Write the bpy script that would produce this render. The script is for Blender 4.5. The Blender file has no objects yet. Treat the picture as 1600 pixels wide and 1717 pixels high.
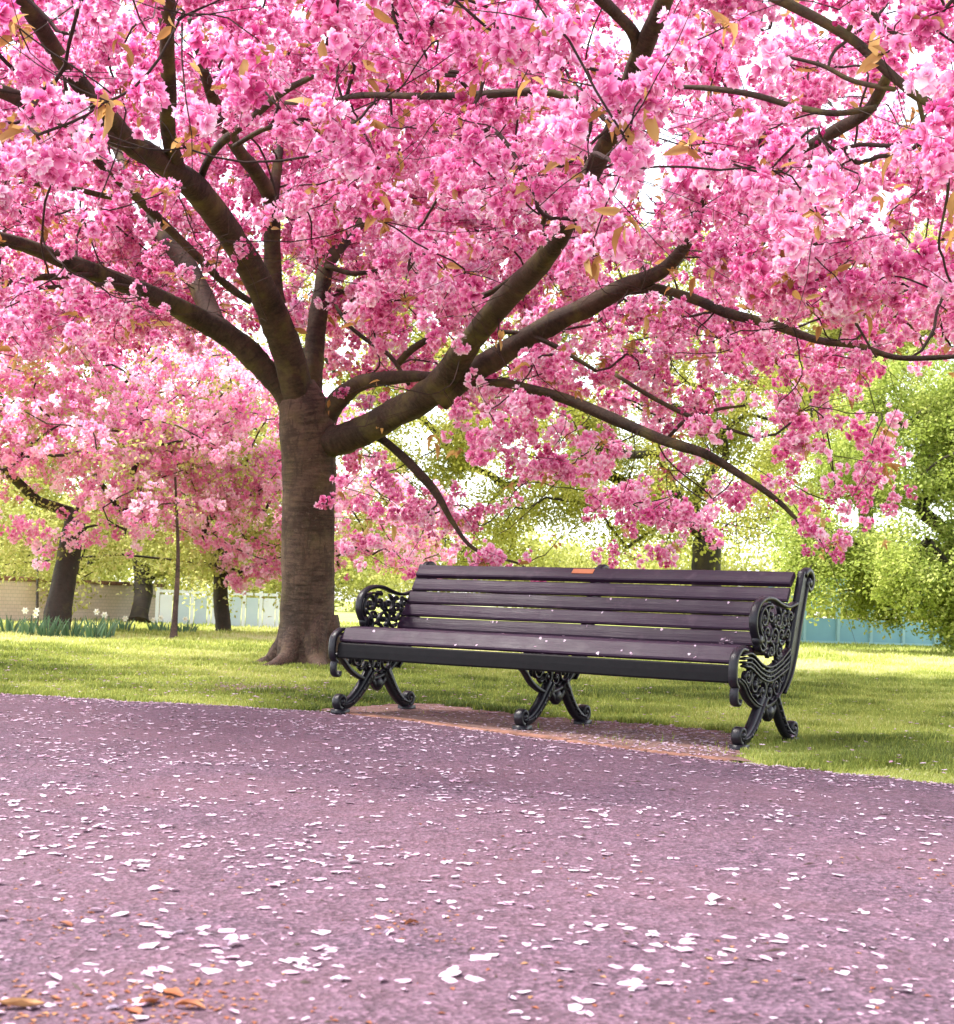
import bpy, math, random
import numpy as np
from mathutils import Vector, Matrix, Quaternion

random.seed(7)
rng = np.random.default_rng(7)
sc = bpy.context.scene
col = sc.collection
R = math.radians
PI = math.pi

# ------------------------------------------------------------------ camera
F_PX, PITCH, ROLL, CAM_H = 2475.0, 0.0630, 0.0366, 0.59
cam_d = bpy.data.cameras.new('camera')
cam_d.sensor_fit = 'HORIZONTAL'
cam_d.sensor_width = 36.0
cam_d.lens = 36.0 * F_PX / 1600.0
cam_d.clip_start = 0.05
cam_d.clip_end = 3000
cam = bpy.data.objects.new('camera', cam_d)
col.objects.link(cam)
cam.matrix_world = Matrix.Translation((0, 0, CAM_H)) @ Matrix.Rotation(PI / 2 + PITCH, 4, 'X') @ Matrix.Rotation(ROLL, 4, 'Z')
sc.camera = cam
cam_d.dof.use_dof = True
cam_d.dof.focus_distance = 7.5
cam_d.dof.aperture_fstop = 11.0

# ------------------------------------------------------------------ light
SUN_EL, SUN_AZ = R(56), R(-84)          # azimuth from +Y towards +X
world = bpy.data.worlds.new('World')
sc.world = world
world.use_nodes = True
wn = world.node_tree
sky = wn.nodes.new('ShaderNodeTexSky')
sky.sky_type = 'NISHITA'
sky.sun_disc = False
sky.sun_elevation = SUN_EL
sky.sun_rotation = SUN_AZ
sky.air_density = 1.0
sky.dust_density = 1.0
sky.ozone_density = 1.0
bg = wn.nodes['Background']
bg.inputs['Strength'].default_value = 0.15
hs = wn.nodes.new('ShaderNodeHueSaturation')     # thin bright overcast: the blue is mostly veiled
hs.inputs['Saturation'].default_value = 0.35
wn.links.new(sky.outputs[0], hs.inputs['Color'])
wn.links.new(hs.outputs[0], bg.inputs['Color'])
sun_d = bpy.data.lights.new('sun', 'SUN')
sun_d.energy = 2.7
sun_d.angle = R(15.0)
sun_d.color = (1.0, 0.95, 0.88)
sun = bpy.data.objects.new('sun', sun_d)
col.objects.link(sun)
sdir = Vector((math.sin(SUN_AZ) * math.cos(SUN_EL), math.cos(SUN_AZ) * math.cos(SUN_EL), math.sin(SUN_EL)))
sun.rotation_euler = sdir.to_track_quat('Z', 'Y').to_euler()
sun.location = sdir * 60

sc.view_settings.view_transform = 'Standard'
sc.view_settings.look = 'None'
sc.view_settings.gamma = 1.0
sc.view_settings.use_curve_mapping = False
sc.view_settings.exposure = 2.22
sc.render.engine = 'CYCLES'
sc.cycles.use_denoising = True
sc.cycles.max_bounces = 8
sc.cycles.diffuse_bounces = 4
sc.cycles.transmission_bounces = 5
sc.cycles.glossy_bounces = 3


# ------------------------------------------------------------------ helpers
CR, SR, CP, SP = math.cos(ROLL), math.sin(ROLL), math.cos(PITCH), math.sin(PITCH)


def ray(px, py):
    x, y = px - 800.0, py - 858.5
    xr, yr = CR * x + SR * y, -SR * x + CR * y
    a, b = xr / F_PX, -yr / F_PX
    return np.array([a, CP - b * SP, SP + b * CP])


def at(px, py, d):
    """world point seen at photo pixel px,py when it stands d metres away"""
    return ray(px, py) * d + np.array([0, 0, CAM_H])


def gnd(px, py, z=0.0):
    r = ray(px, py)
    return r * ((z - CAM_H) / r[2]) + np.array([0, 0, CAM_H])


def project(P):
    P = np.asarray(P, float)
    X, Y, Z = P[:, 0], P[:, 1], P[:, 2] - CAM_H
    d = Y * CP + Z * SP
    v = -Y * SP + Z * CP
    dd = np.where(d < 0.05, 0.05, d)
    x, y = F_PX * X / dd, -F_PX * v / dd
    return 800 + CR * x - SR * y, 858.5 + SR * x + CR * y, d


def tag(o, label=None, cat=None, group=None, kind=None):
    if label: o['label'] = label
    if cat: o['category'] = cat
    if group: o['group'] = group
    if kind: o['kind'] = kind
    return o


def empty(name, loc=(0, 0, 0), rz=0.0):
    o = bpy.data.objects.new(name, None)
    o.location = loc
    o.rotation_euler = (0, 0, rz)
    o.empty_display_size = 0.1
    col.objects.link(o)
    return o


class MB:
    def __init__(s):
        s.v = []; s.f = []; s.uv = []; s.has_uv = False

    def add(s, verts, faces, uvs=None):
        n = len(s.v)
        s.v.extend([tuple(map(float, p)) for p in verts])
        s.f.extend([tuple(i + n for i in f) for f in faces])
        if uvs is not None:
            s.has_uv = True
            s.uv.extend(uvs)
        else:
            s.uv.extend([(0, 0)] * len(verts))

    def tube(s, pts, rad, sides=8, cap=True, flat=None):
        pts = np.asarray(pts, float)
        n = len(pts)
        rad = np.broadcast_to(np.asarray(rad, float), (n,))
        t = np.gradient(pts, axis=0)
        t /= np.linalg.norm(t, axis=1)[:, None] + 1e-12
        ref = np.array([0, 0, 1.0]) if abs(t[0][2]) < 0.9 else np.array([1.0, 0, 0])
        u = np.cross(t[0], ref); u /= np.linalg.norm(u)
        vs, uv = [], []
        L = 0.0
        ang = np.linspace(0, 2 * PI, sides, endpoint=False)
        for i in range(n):
            if i:
                L += np.linalg.norm(pts[i] - pts[i - 1])
                u = u - t[i] * np.dot(u, t[i])
                u /= np.linalg.norm(u) + 1e-12
            w = np.cross(t[i], u)
            for a in ang:
                vs.append(pts[i] + rad[i] * (math.cos(a) * u + math.sin(a) * w))
                uv.append((a / (2 * PI), L))
        fs = []
        for i in range(n - 1):
            for k in range(sides):
                a = i * sides + k; b = i * sides + (k + 1) % sides
                fs.append((a, b, b + sides, a + sides))
        if cap:
            fs.append(tuple(range(sides - 1, -1, -1)))
            fs.append(tuple((n - 1) * sides + k for k in range(sides)))
        s.add(vs, fs, uv)

    def box(s, c, sx, sy, sz, rot=None):
        P = np.array([[x, y, z] for x in (-.5, .5) for y in (-.5, .5) for z in (-.5, .5)]) * [sx, sy, sz]
        if rot is not None: P = P @ np.asarray(rot).T
        P = P + np.asarray(c)
        s.add(P, [(0, 1, 3, 2), (4, 6, 7, 5), (0, 4, 5, 1), (2, 3, 7, 6), (0, 2, 6, 4), (1, 5, 7, 3)])

    def prism_x(s, poly, x0, x1):
        """extrude a (y,z) polygon from x0 to x1"""
        n = len(poly)
        V = [(x0, p[0], p[1]) for p in poly] + [(x1, p[0], p[1]) for p in poly]
        Fc = [tuple(range(n - 1, -1, -1)), tuple(range(n, 2 * n))]
        for i in range(n):
            j = (i + 1) % n
            Fc.append((i, j, j + n, i + n))
        s.add(V, Fc)

    def build(s, name, mat, parent=None, smooth=False):
        me = bpy.data.meshes.new(name)
        me.from_pydata(s.v, [], s.f)
        if s.has_uv:
            lay = me.uv_layers.new(name='UVMap')
            idx = np.empty(len(me.loops), dtype=np.int32)
            me.loops.foreach_get('vertex_index', idx)
            lay.data.foreach_set('uv', np.asarray(s.uv, np.float32)[idx].ravel())
        me.materials.append(mat)
        if smooth:
            me.polygons.foreach_set('use_smooth', [True] * len(me.polygons))
        me.update()
        o = bpy.data.objects.new(name, me)
        col.objects.link(o)
        if parent is not None: o.parent = parent
        return o


def bevel(o, w=0.004, seg=2, angle=35):
    m = o.modifiers.new('bevel', 'BEVEL')
    m.width = w; m.segments = seg; m.limit_method = 'ANGLE'; m.angle_limit = R(angle)
    return o


def tri_mesh(name, V, Fc, mat, parent=None, attrs=None, smooth=False):
    """fast mesh from numpy arrays of verts and triangles; attrs = per-vertex floats"""
    me = bpy.data.meshes.new(name)
    V = np.asarray(V, np.float32); Fc = np.asarray(Fc, np.int32)
    me.vertices.add(len(V)); me.vertices.foreach_set('co', V.ravel())
    k = Fc.shape[1]
    me.loops.add(Fc.size); me.loops.foreach_set('vertex_index', Fc.ravel())
    me.polygons.add(len(Fc))
    me.polygons.foreach_set('loop_start', np.arange(0, Fc.size, k, dtype=np.int32))
    me.update(calc_edges=True)
    for nm, arr in (attrs or {}).items():
        a = me.attributes.new(nm, 'FLOAT', 'POINT')
        a.data.foreach_set('value', np.asarray(arr, np.float32))
    if smooth: me.polygons.foreach_set('use_smooth', [True] * len(me.polygons))
    me.materials.append(mat)
    me.update()
    o = bpy.data.objects.new(name, me)
    if parent != 'unlinked':
        col.objects.link(o)
        if parent is not None: o.parent = parent
    return o


def catmull(P, step=None, n=6):
    P = np.asarray(P, float)
    Q = np.vstack([2 * P[0] - P[1], P, 2 * P[-1] - P[-2]])
    out = []
    for i in range(1, len(Q) - 2):
        p0, p1, p2, p3 = Q[i - 1], Q[i], Q[i + 1], Q[i + 2]
        for t in np.linspace(0, 1, n, endpoint=False):
            out.append(.5 * (2 * p1 + (p2 - p0) * t + (2 * p0 - 5 * p1 + 4 * p2 - p3) * t * t + (3 * p1 - p0 - 3 * p2 + p3) * t ** 3))
    out.append(Q[-2])
    return np.array(out)


# ------------------------------------------------------------------ node helpers
class NT:
    def __init__(s, name):
        s.m = bpy.data.materials.new(name)
        s.m.use_nodes = True
        s.t = s.m.node_tree
        s.t.nodes.clear()
        s.out = s.n('ShaderNodeOutputMaterial')

    def n(s, typ, **kw):
        nd = s.t.nodes.new(typ)
        for k, v in kw.items():
            if k.startswith('i_'):
                nd.inputs[k[2:].replace('_', ' ')].default_value = v
            else:
                setattr(nd, k, v)
        return nd

    def l(s, a, b): s.t.links.new(a, b)

    def noise(s, scale, detail=4, rough=.55, vec=None, dist=0.0):
        nd = s.n('ShaderNodeTexNoise')
        nd.inputs['Scale'].default_value = scale
        nd.inputs['Detail'].default_value = detail
        nd.inputs['Roughness'].default_value = rough
        nd.inputs['Distortion'].default_value = dist
        if vec is not None: s.l(vec, nd.inputs['Vector'])
        return nd

    def ramp(s, fac, stops):
        nd = s.n('ShaderNodeValToRGB')
        cr = nd.color_ramp
        while len(cr.elements) < len(stops): cr.elements.new(0.5)
        for e, (p, c) in zip(cr.elements, stops):
            e.position = p
            e.color = (*c, 1) if len(c) == 3 else c
        s.l(fac, nd.inputs['Fac'])
        return nd

    def mix(s, fac, a, b, blend='MIX'):
        nd = s.n('ShaderNodeMix', data_type='RGBA', blend_type=blend)
        for sock, v in ((nd.inputs[0], fac), (nd.inputs[6], a), (nd.inputs[7], b)):
            if isinstance(v, (int, float)): sock.default_value = v
            elif isinstance(v, tuple): sock.default_value = (*v, 1) if len(v) == 3 else v
            else: s.l(v, sock)
        return nd.outputs[2]

    def math(s, op, a, b=None, c=None):
        nd = s.n('ShaderNodeMath', operation=op)
        for i, v in enumerate((a, b, c)):
            if v is None: continue
            if isinstance(v, (int, float)): nd.inputs[i].default_value = v
            else: s.l(v, nd.inputs[i])
        return nd.outputs[0]

    def bump(s, h, strength=.5, dist=.01):
        nd = s.n('ShaderNodeBump')
        nd.inputs['Strength'].default_value = strength
        nd.inputs['Distance'].default_value = dist
        s.l(h, nd.inputs['Height'])
        return nd.outputs[0]

    def bsdf(s, color, rough=.6, normal=None, spec=.4):
        nd = s.n('ShaderNodeBsdfPrincipled')
        for k, v in (('Base Color', color), ('Roughness', rough)):
            if isinstance(v, (int, float)): nd.inputs[k].default_value = v
            elif isinstance(v, tuple): nd.inputs[k].default_value = (*v, 1)
            else: s.l(v, nd.inputs[k])
        nd.inputs['Specular IOR Level'].default_value = spec
        if normal is not None: s.l(normal, nd.inputs['Normal'])
        return nd

    def done(s, sh):
        s.l(sh.outputs[0] if hasattr(sh, 'outputs') else sh, s.out.inputs['Surface'])
        return s.m


def leafy(name, stops, transl=.4, rnd=.25, rough=.55, attr='tone', tint=None):
    """thin petals or leaves: colour from the part's own tone attribute plus a per-instance shift"""
    t = NT(name)
    a = t.n('ShaderNodeAttribute', attribute_name=attr)
    oi = t.n('ShaderNodeObjectInfo')
    f = t.math('ADD', a.outputs['Fac'], t.math('MULTIPLY', t.math('SUBTRACT', oi.outputs['Random'], .5), rnd))
    c = t.ramp(f, stops).outputs[0]
    d = t.bsdf(c, rough, spec=.25)
    tr = t.n('ShaderNodeBsdfTranslucent')
    t.l(c, tr.inputs['Color'])
    mx = t.n('ShaderNodeMixShader')
    mx.inputs[0].default_value = transl
    t.l(d.outputs[0], mx.inputs[1]); t.l(tr.outputs[0], mx.inputs[2])
    return t.done(mx)


# ------------------------------------------------------------------ materials
M = {}
M['petal'] = leafy('cherry_petal', [(0, (.46, .03, .17)), (.28, (.76, .145, .41)), (.58, (.90, .40, .65)), (.85, (.95, .70, .86)), (1, (.97, .86, .93))], .46, .44)
M['petal_far'] = leafy('cherry_petal_far', [(0, (.58, .08, .28)), (.3, (.82, .26, .52)), (.6, (.94, .52, .73)), (1, (.98, .84, .92))], .5, .6)
M['bronze'] = leafy('bronze_leaf', [(0, (.26, .11, .04)), (.5, (.46, .25, .08)), (1, (.58, .42, .17))], .45, .7)
M['leaf_mid'] = leafy('spring_leaf', [(0, (.18, .19, .025)), (.5, (.42, .42, .075)), (1, (.62, .57, .17))], .5, .8)
M['leaf_yellow'] = leafy('young_leaf', [(0, (.23, .25, .045)), (.5, (.42, .43, .11)), (1, (.60, .57, .22))], .48, .8)
M['leaf_green'] = leafy('green_leaf', [(0, (.15, .20, .035)), (.5, (.34, .41, .08)), (1, (.57, .60, .19))], .53, .8)
M['grass_blade'] = leafy('grass_blade', [(0, (.07, .10, .02)), (.4, (.26, .31, .06)), (.75, (.50, .53, .14)), (1, (.66, .62, .32))], .52, .0, .5)
M['daffodil_leaf'] = leafy('daffodil_leaf', [(0, (.055, .12, .06)), (1, (.16, .25, .13))], .3, .2)
M['daffodil_flower'] = leafy('daffodil_flower', [(0, (.75, .70, .45)), (1, (.85, .85, .75))], .3, .2)
M['fallen'] = leafy('fallen_petal', [(0, (.36, .16, .24)), (.35, (.44, .27, .36)), (1, (.50, .40, .47))], .12, .4, .6)
M['fallen_leaf'] = leafy('fallen_leaf', [(0, (.10, .03, .016)), (.5, (.24, .075, .03)), (1, (.36, .20, .09))], .1, .1, .6)


def m_bark(name, c_dark, c_mid, c_light, lent=1.0, moss=0.0, scars=0):
    t = NT(name)
    uv = t.n('ShaderNodeUVMap')
    sep = t.n('ShaderNodeSeparateXYZ'); t.l(uv.outputs[0], sep.inputs[0])
    geo = t.n('ShaderNodeTexCoord')
    comb = t.n('ShaderNodeCombineXYZ')
    ang = t.math('MULTIPLY', sep.outputs[0], 2 * PI)
    t.l(t.math('MULTIPLY', t.math('COSINE', ang), .5), comb.inputs[0])
    t.l(t.math('MULTIPLY', t.math('SINE', ang), .5), comb.inputs[1])
    t.l(t.math('MULTIPLY', sep.outputs[1], 14.0), comb.inputs[2])
    bands = t.noise(2.6, 5, .65, comb.outputs[0], .4)
    big = t.noise(2.2, 5, .6, geo.outputs['Object'], .6)
    fine = t.noise(55, 4, .7, geo.outputs['Object'])
    f = t.math('ADD', t.math('MULTIPLY', bands.outputs[0], .55 * lent), t.math('ADD', t.math('MULTIPLY', big.outputs[0], .6), t.math('MULTIPLY', fine.outputs[0], .25)))
    f = t.math('SUBTRACT', f, .22 + .27 * (lent - .5))
    c = t.ramp(f, [(.22, c_dark), (.50, c_mid), (.78, c_light)]).outputs[0]
    if moss:
        mo = t.noise(3.1, 4, .6, geo.outputs['Object'])
        mf = t.ramp(mo.outputs[0], [(.5, (0, 0, 0)), (.68, (moss,) * 3)]).outputs[0]
        c = t.mix(mf, c, (.16, .14, .035))
    if scars:      # dark upright scars and cracked plates
        mp = t.n('ShaderNodeMapping'); mp.inputs['Scale'].default_value = (7, 7, 1.6)
        t.l(geo.outputs['Object'], mp.inputs[0])
        sn = t.noise(1.6, 6, .7, mp.outputs[0], .8)
        c = t.mix(t.ramp(sn.outputs[0], [(.52, (0, 0, 0)), (.60, (.75,) * 3)]).outputs[0], c, (.040, .024, .017))
        fl = t.noise(26, 4, .7, geo.outputs['Object'], .5)
        c = t.mix(t.ramp(fl.outputs[0], [(.60, (0, 0, 0)), (.72, (.25,) * 3)]).outputs[0], c, (.30, .22, .18))
    h = t.math('ADD', t.math('MULTIPLY', bands.outputs[0], .7), t.math('MULTIPLY', fine.outputs[0], .5))
    return t.done(t.bsdf(c, .82, t.bump(h, .8, .012), .25))


M['bark'] = m_bark('cherry_bark', (.018, .011, .008), (.080, .051, .036), (.21, .145, .105), .75, .45)
M['trunk_bark'] = m_bark('cherry_trunk_bark', (.024, .014, .010), (.125, .079, .057), (.32, .22, .17), 1.0, .18, 1)
M['twig'] = m_bark('twig_bark', (.03, .016, .014), (.07, .04, .033), (.13, .08, .06), .5)
M['bark_grey'] = m_bark('park_tree_bark', (.02, .016, .012), (.05, .038, .028), (.09, .07, .05), .5, .3)

# ---- bench paint
t = NT('bench_slat_paint')
tc = t.n('ShaderNodeTexCoord')
mp = t.n('ShaderNodeMapping'); mp.inputs['Scale'].default_value = (1.2, 26, 26)
t.l(tc.outputs['Object'], mp.inputs[0])
gr = t.noise(5, 5, .6, mp.outputs[0], .3)
st = t.noise(7, 4, .6, tc.outputs['Object'])
oi = t.n('ShaderNodeObjectInfo')
c = t.mix(t.math('ADD', t.math('MULTIPLY', gr.outputs[0], .7), t.math('MULTIPLY', oi.outputs['Random'], .3)), (.011, .0042, .0115), (.031, .0125, .031))
c = t.mix(t.ramp(st.outputs[0], [(.58, (0, 0, 0)), (.75, (.45,) * 3)]).outputs[0], c, (.10, .066, .085))
ro = t.math('ADD', t.math('MULTIPLY', st.outputs[0], .35), .27)
M['slat'] = t.done(t.bsdf(c, ro, t.bump(gr.outputs[0], .45, .004), .15))
t = NT('bench_apron_paint')
tc = t.n('ShaderNodeTexCoord')
gr = t.noise(30, 4, .6, tc.outputs['Object'])
c = t.mix(gr.outputs[0], (.005, .0046, .0054), (.012, .011, .012))
M['apron'] = t.done(t.bsdf(c, .55, t.bump(gr.outputs[0], .3, .003), .07))
t = NT('cast_iron_paint')
tc = t.n('ShaderNodeTexCoord')
gr = t.noise(45, 5, .65, tc.outputs['Object'])
c = t.mix(gr.outputs[0], (.0035, .003, .005), (.010, .008, .013))
M['iron'] = t.done(t.bsdf(c, .36, t.bump(gr.outputs[0], .5, .005), .28))
t = NT('copper_plaque')
tc = t.n('ShaderNodeTexCoord')
gr = t.noise(60, 4, .6, tc.outputs['Object'])
b = t.bsdf(t.mix(gr.outputs[0], (.30, .085, .035), (.42, .15, .07)), .6, spec=.2)
M['plaque'] = t.done(b)

# ---- ground
t = NT('lawn_soil')
tc = t.n('ShaderNodeTexCoord')
n1 = t.noise(.22, 4, .6, tc.outputs['Object'])
n2 = t.noise(6, 5, .65, tc.outputs['Object'])
n3 = t.noise(60, 3, .7, tc.outputs['Object'])
f = t.math('ADD', t.math('MULTIPLY', n1.outputs[0], .5), t.math('ADD', t.math('MULTIPLY', n2.outputs[0], .3), t.math('MULTIPLY', n3.outputs[0], .3)))
c = t.ramp(f, [(.35, (.18, .21, .05)), (.55, (.36, .39, .10)), (.72, (.52, .51, .19))]).outputs[0]
M['lawn'] = t.done(t.bsdf(c, .8, t.bump(n3.outputs[0], .8, .03), .1))

t = NT('path_asphalt')
tc = t.n('ShaderNodeTexCoord')
big = t.noise(.9, 4, .6, tc.outputs['Object'], .4)
mid = t.noise(14, 4, .6, tc.outputs['Object'])
fine = t.n('ShaderNodeTexVoronoi'); fine.inputs['Scale'].default_value = 95
t.l(tc.outputs['Object'], fine.inputs['Vector'])
grain = t.noise(75, 5, .8, tc.outputs['Object'])
c = t.mix(fine.outputs['Color'], (.030, .0155, .025), (.205, .112, .165))
c = t.mix(t.ramp(grain.outputs[0], [(.42, (0, 0, 0)), (.56, (1, 1, 1))]).outputs[0], t.mix(.85, c, (.014, .007, .012)), c)
c = t.mix(t.ramp(big.outputs[0], [(.4, (0, 0, 0)), (.7, (.55,) * 3)]).outputs[0], c, (.120, .058, .072))
c = t.mix(t.ramp(mid.outputs[0], [(.45, (0, 0, 0)), (.75, (.35,) * 3)]).outputs[0], c, (.160, .094, .135))
h = t.math('ADD', fine.outputs['Distance'], t.math('MULTIPLY', grain.outputs[0], .8))
M['path'] = t.done(t.bsdf(c, .75, t.bump(h, .8, .006), .25))

t = NT('bare_earth')
tc = t.n('ShaderNodeTexCoord')
n1 = t.noise(5, 5, .65, tc.outputs['Object'])
n2 = t.noise(70, 4, .7, tc.outputs['Object'])
c = t.ramp(t.math('ADD', t.math('MULTIPLY', n1.outputs[0], .6), t.math('MULTIPLY', n2.outputs[0], .4)),
           [(.35, (.085, .048, .040)), (.5, (.19, .112, .096)), (.68, (.32, .21, .19))]).outputs[0]
M['earth'] = t.done(t.bsdf(c, .9, t.bump(n2.outputs[0], .9, .012), .1))
t = NT('edging_stone')
tc = t.n('ShaderNodeTexCoord')
n1 = t.noise(9, 5, .65, tc.outputs['Object'])
c = t.ramp(n1.outputs[0], [(.3, (.11, .055, .04)), (.55, (.24, .12, .085)), (.75, (.33, .19, .14))]).outputs[0]
M['edging'] = t.done(t.bsdf(c, .85, t.bump(n1.outputs[0], .6, .01), .15))
t = NT('debris')
oi = t.n('ShaderNodeObjectInfo')
M['debris'] = t.done(t.bsdf((.035, .018, .014), .8))

t = NT('tan_brick')
tc = t.n('ShaderNodeTexCoord')
br = t.n('ShaderNodeTexBrick')
br.inputs['Scale'].default_value = 4.0
br.inputs['Color1'].default_value = (.60, .48, .40, 1); br.inputs['Color2'].default_value = (.64, .52, .44, 1)
br.inputs['Mortar'].default_value = (.45, .38, .3, 1)
mpn = t.n('ShaderNodeMapping'); mpn.inputs['Rotation'].default_value = (PI / 2, 0, 0)
t.l(tc.outputs['Object'], mpn.inputs[0]); t.l(mpn.outputs[0], br.inputs['Vector'])
M['brick'] = t.done(t.bsdf(br.outputs[0], .85))


def plain(name, c, rough=.5, metal=0.0, var=.15):
    t = NT(name)
    tc = t.n('ShaderNodeTexCoord')
    n = t.noise(3, 4, .6, tc.outputs['Object'])
    cc = t.mix(n.outputs[0], tuple(x * (1 - var) for x in c), tuple(min(1, x * (1 + var)) for x in c))
    b = t.bsdf(cc, rough)
    b.inputs['Metallic'].default_value = metal
    return t.done(b)


M['teal'] = plain('teal_fence_paint', (.16, .33, .37))
M['paleblue'] = plain('pale_blue_screen', (.42, .52, .58))
M['whitepanel'] = plain('white_panel', (.62, .68, .72))
M['fencepost'] = plain('fence_post_paint', (.25, .42, .42))

# ------------------------------------------------------------------ ground
edge_px = [(-500, 1124), (-200, 1147), (0, 1166), (200, 1177), (400, 1187), (545, 1197), (700, 1214), (860, 1236), (1000, 1254), (1120, 1269), (1225, 1281), (1330, 1291), (1450, 1304), (1600, 1318), (1800, 1338), (2100, 1370)]
edge = np.array([gnd(*p)[:2] for p in edge_px])
dl = edge[0] - edge[2]; dl /= np.linalg.norm(dl)
dr = edge[-1] - edge[-3]; dr /= np.linalg.norm(dr)
edge = np.vstack([edge[0] + dl * 40, edge[0] + dl * 12, edge, edge[-1] + dr * 3])
ed = [edge[0]]
for a, b in zip(edge[:-1], edge[1:]):
    n = max(2, int(np.linalg.norm(b - a) / .05)) if np.linalg.norm(b - a) < 4 else 8
    for k in range(1, n + 1): ed.append(a + (b - a) * k / n)
ed = np.array(ed)
ns = np.cumsum(np.r_[0, np.linalg.norm(np.diff(ed, axis=0), axis=1)])
wob = .035 * np.sin(ns * 5.1) * np.sin(ns * 1.7 + 1) + .02 * np.sin(ns * 17 + 2) + .012 * np.sin(ns * 41) + rng.normal(0, .008, len(ns))
pad_zone = (ed[:, 0] > -.7) & (ed[:, 0] < 1.15) & (ed[:, 1] > 5)
ed_w = ed.copy()
ed_w[:, 1] += np.where(pad_zone, wob * .15, wob)


def edge_y(x):
    return np.interp(x, ed_w[:, 0], ed_w[:, 1])


def sheet(name, poly, z, mat):
    mb = MB()
    mb.add([(p[0], p[1], z) for p in poly], [tuple(range(len(poly)))])
    o = mb.build(name, mat)
    return tag(o, kind='structure')


ground = sheet('lawn', [(-400, -60), (400, -60), (400, 900), (-400, 900)], 0.0, M['lawn'])
# path as a fan of quads down to the near side
mb = MB()
near_y = -5.0
V = []
for p in ed_w: V += [(p[0], p[1], .008), (p[0] * 1.0, min(near_y, p[1] - 1), .008)]
mb.add(V, [(2 * i, 2 * i + 1, 2 * i + 3, 2 * i + 2) for i in range(len(ed_w) - 1)])
tag(mb.build('path', M['path']), kind='structure')

# bare earth where the bench stands
pad_back = [gnd(*p)[:2] for p in [(560, 1192), (640, 1186), (720, 1184), (820, 1196), (930, 1208), (1020, 1214), (1120, 1222), (1200, 1230), (1255, 1243), (1262, 1262), (1240, 1275)]]
pb = catmull(np.array(pad_back), n=14)
pb = pb + rng.normal(0, .018, pb.shape) + .03 * np.sin(np.arange(len(pb)) * .9)[:, None]
i0 = [p for p in ed if pb[0][0] - .05 < p[0] < pb[-1][0] + .02 and p[1] > 5]
pad_poly = list(pb) + [np.array([p[0], p[1] + .03]) for p in reversed(i0)]
pad = sheet('bare_earth', pad_poly, .014, M['earth'])
pad_np = np.array(pad_poly)


def in_poly(P, poly):
    x, y = P[:, 0], P[:, 1]
    ins = np.zeros(len(P), bool)
    j = len(poly) - 1
    for i in range(len(poly)):
        xi, yi = poly[i]; xj, yj = poly[j]
        c = ((yi > y) != (yj > y)) & (x < (xj - xi) * (y - yi) / (yj - yi + 1e-12) + xi)
        ins ^= c
        j = i
    return ins


# worn spot in the turf left of the bench
wp = gnd(432, 1157)[:2]
worn_poly = np.array([[wp[0] + .34 * math.cos(a) * (1 + .25 * math.sin(3 * a + 1) + rng.normal(0, .06)), wp[1] + .42 * math.sin(a) * (1 + .2 * math.sin(2 * a) + rng.normal(0, .06))] for a in np.linspace(0, 2 * PI, 36, endpoint=False)])
sheet('bare_earth', worn_poly, .006, M['earth'])

# low edging stones between the pad and the path
edging = empty('path_edging', (*gnd(890, 1236)[:2], 0))
tag(edging, 'low row of reddish edging stones between the bare earth under the bench and the path', 'kerb')
for (a, b) in [(560, 690), (692, 815), (818, 945), (948, 1080), (1083, 1222)]:
    ya = np.interp(a, [p[0] for p in edge_px], [p[1] for p in edge_px]); yb = np.interp(b, [p[0] for p in edge_px], [p[1] for p in edge_px])
    A = gnd(a, ya)[:2]; B = gnd(b, yb)[:2]
    d = B - A; L = np.linalg.norm(d); d /= L
    c = (A + B) / 2 + np.array([-d[1], d[0]]) * .028
    mb = MB()
    rot = np.array([[d[0], -d[1], 0], [d[1], d[0], 0], [0, 0, 1]])
    zz = .018 + rng.uniform(-.003, .004)
    mb.box((c[0] - edging.location[0], c[1] - edging.location[1], zz - .025), L, .055, .05, rot)
    bevel(mb.build('edging_stone', M['edging'], edging), .007, 2)

# ------------------------------------------------------------------ bench
BX, BY, BYAW, BL = -.676, 7.59, .5925, 2.2
bench = empty('park_bench', (BX, BY, 0.012), -BYAW)
tag(bench, 'long dark slatted park bench with ornate black cast iron ends beside the path', 'bench')


def bw(x, u, z):
    c, s = math.cos(BYAW), math.sin(BYAW)
    return np.array([BX + c * x + s * u, BY - s * x + c * u, z + .012])


def slat(name, cu, cz, w, th, ang, x0=.022, x1=2.178, mat='slat', dz=0):
    """slat centred at (cu,cz); ang = tilt of its width in the y-z plane"""
    n = 12
    ca, sa = math.cos(ang), math.sin(ang)
    prof = []
    e = th * .5
    for (a, b) in [(-w / 2, -e + .004), (-w / 2 + .005, -e), (w / 2 - .005, -e), (w / 2, -e + .004), (w / 2, e - .005), (w / 2 - .007, e), (0, e + .0012), (-w / 2 + .007, e), (-w / 2, e - .005)]:
        prof.append((cu + a * ca - b * sa, cz + a * sa + b * ca))
    mb = MB()
    k = len(prof)
    V = []
    ph = random.uniform(0, 6)
    for i in range(n + 1):
        x = x0 + (x1 - x0) * i / n
        w1 = .0012 * math.sin(i * 1.1 + ph)
        V += [(x, p[0] + w1, p[1] + w1 * .7) for p in prof]
    Fc = [tuple(range(k)), tuple(n * k + j for j in range(k - 1, -1, -1))]
    for i in range(n):
        for j in range(k):
            a = i * k + j; b = i * k + (j + 1) % k
            Fc.append((a, a + k, b + k, b))
    mb.add(V, Fc)
    return mb.build(name, M[mat], bench)


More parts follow.
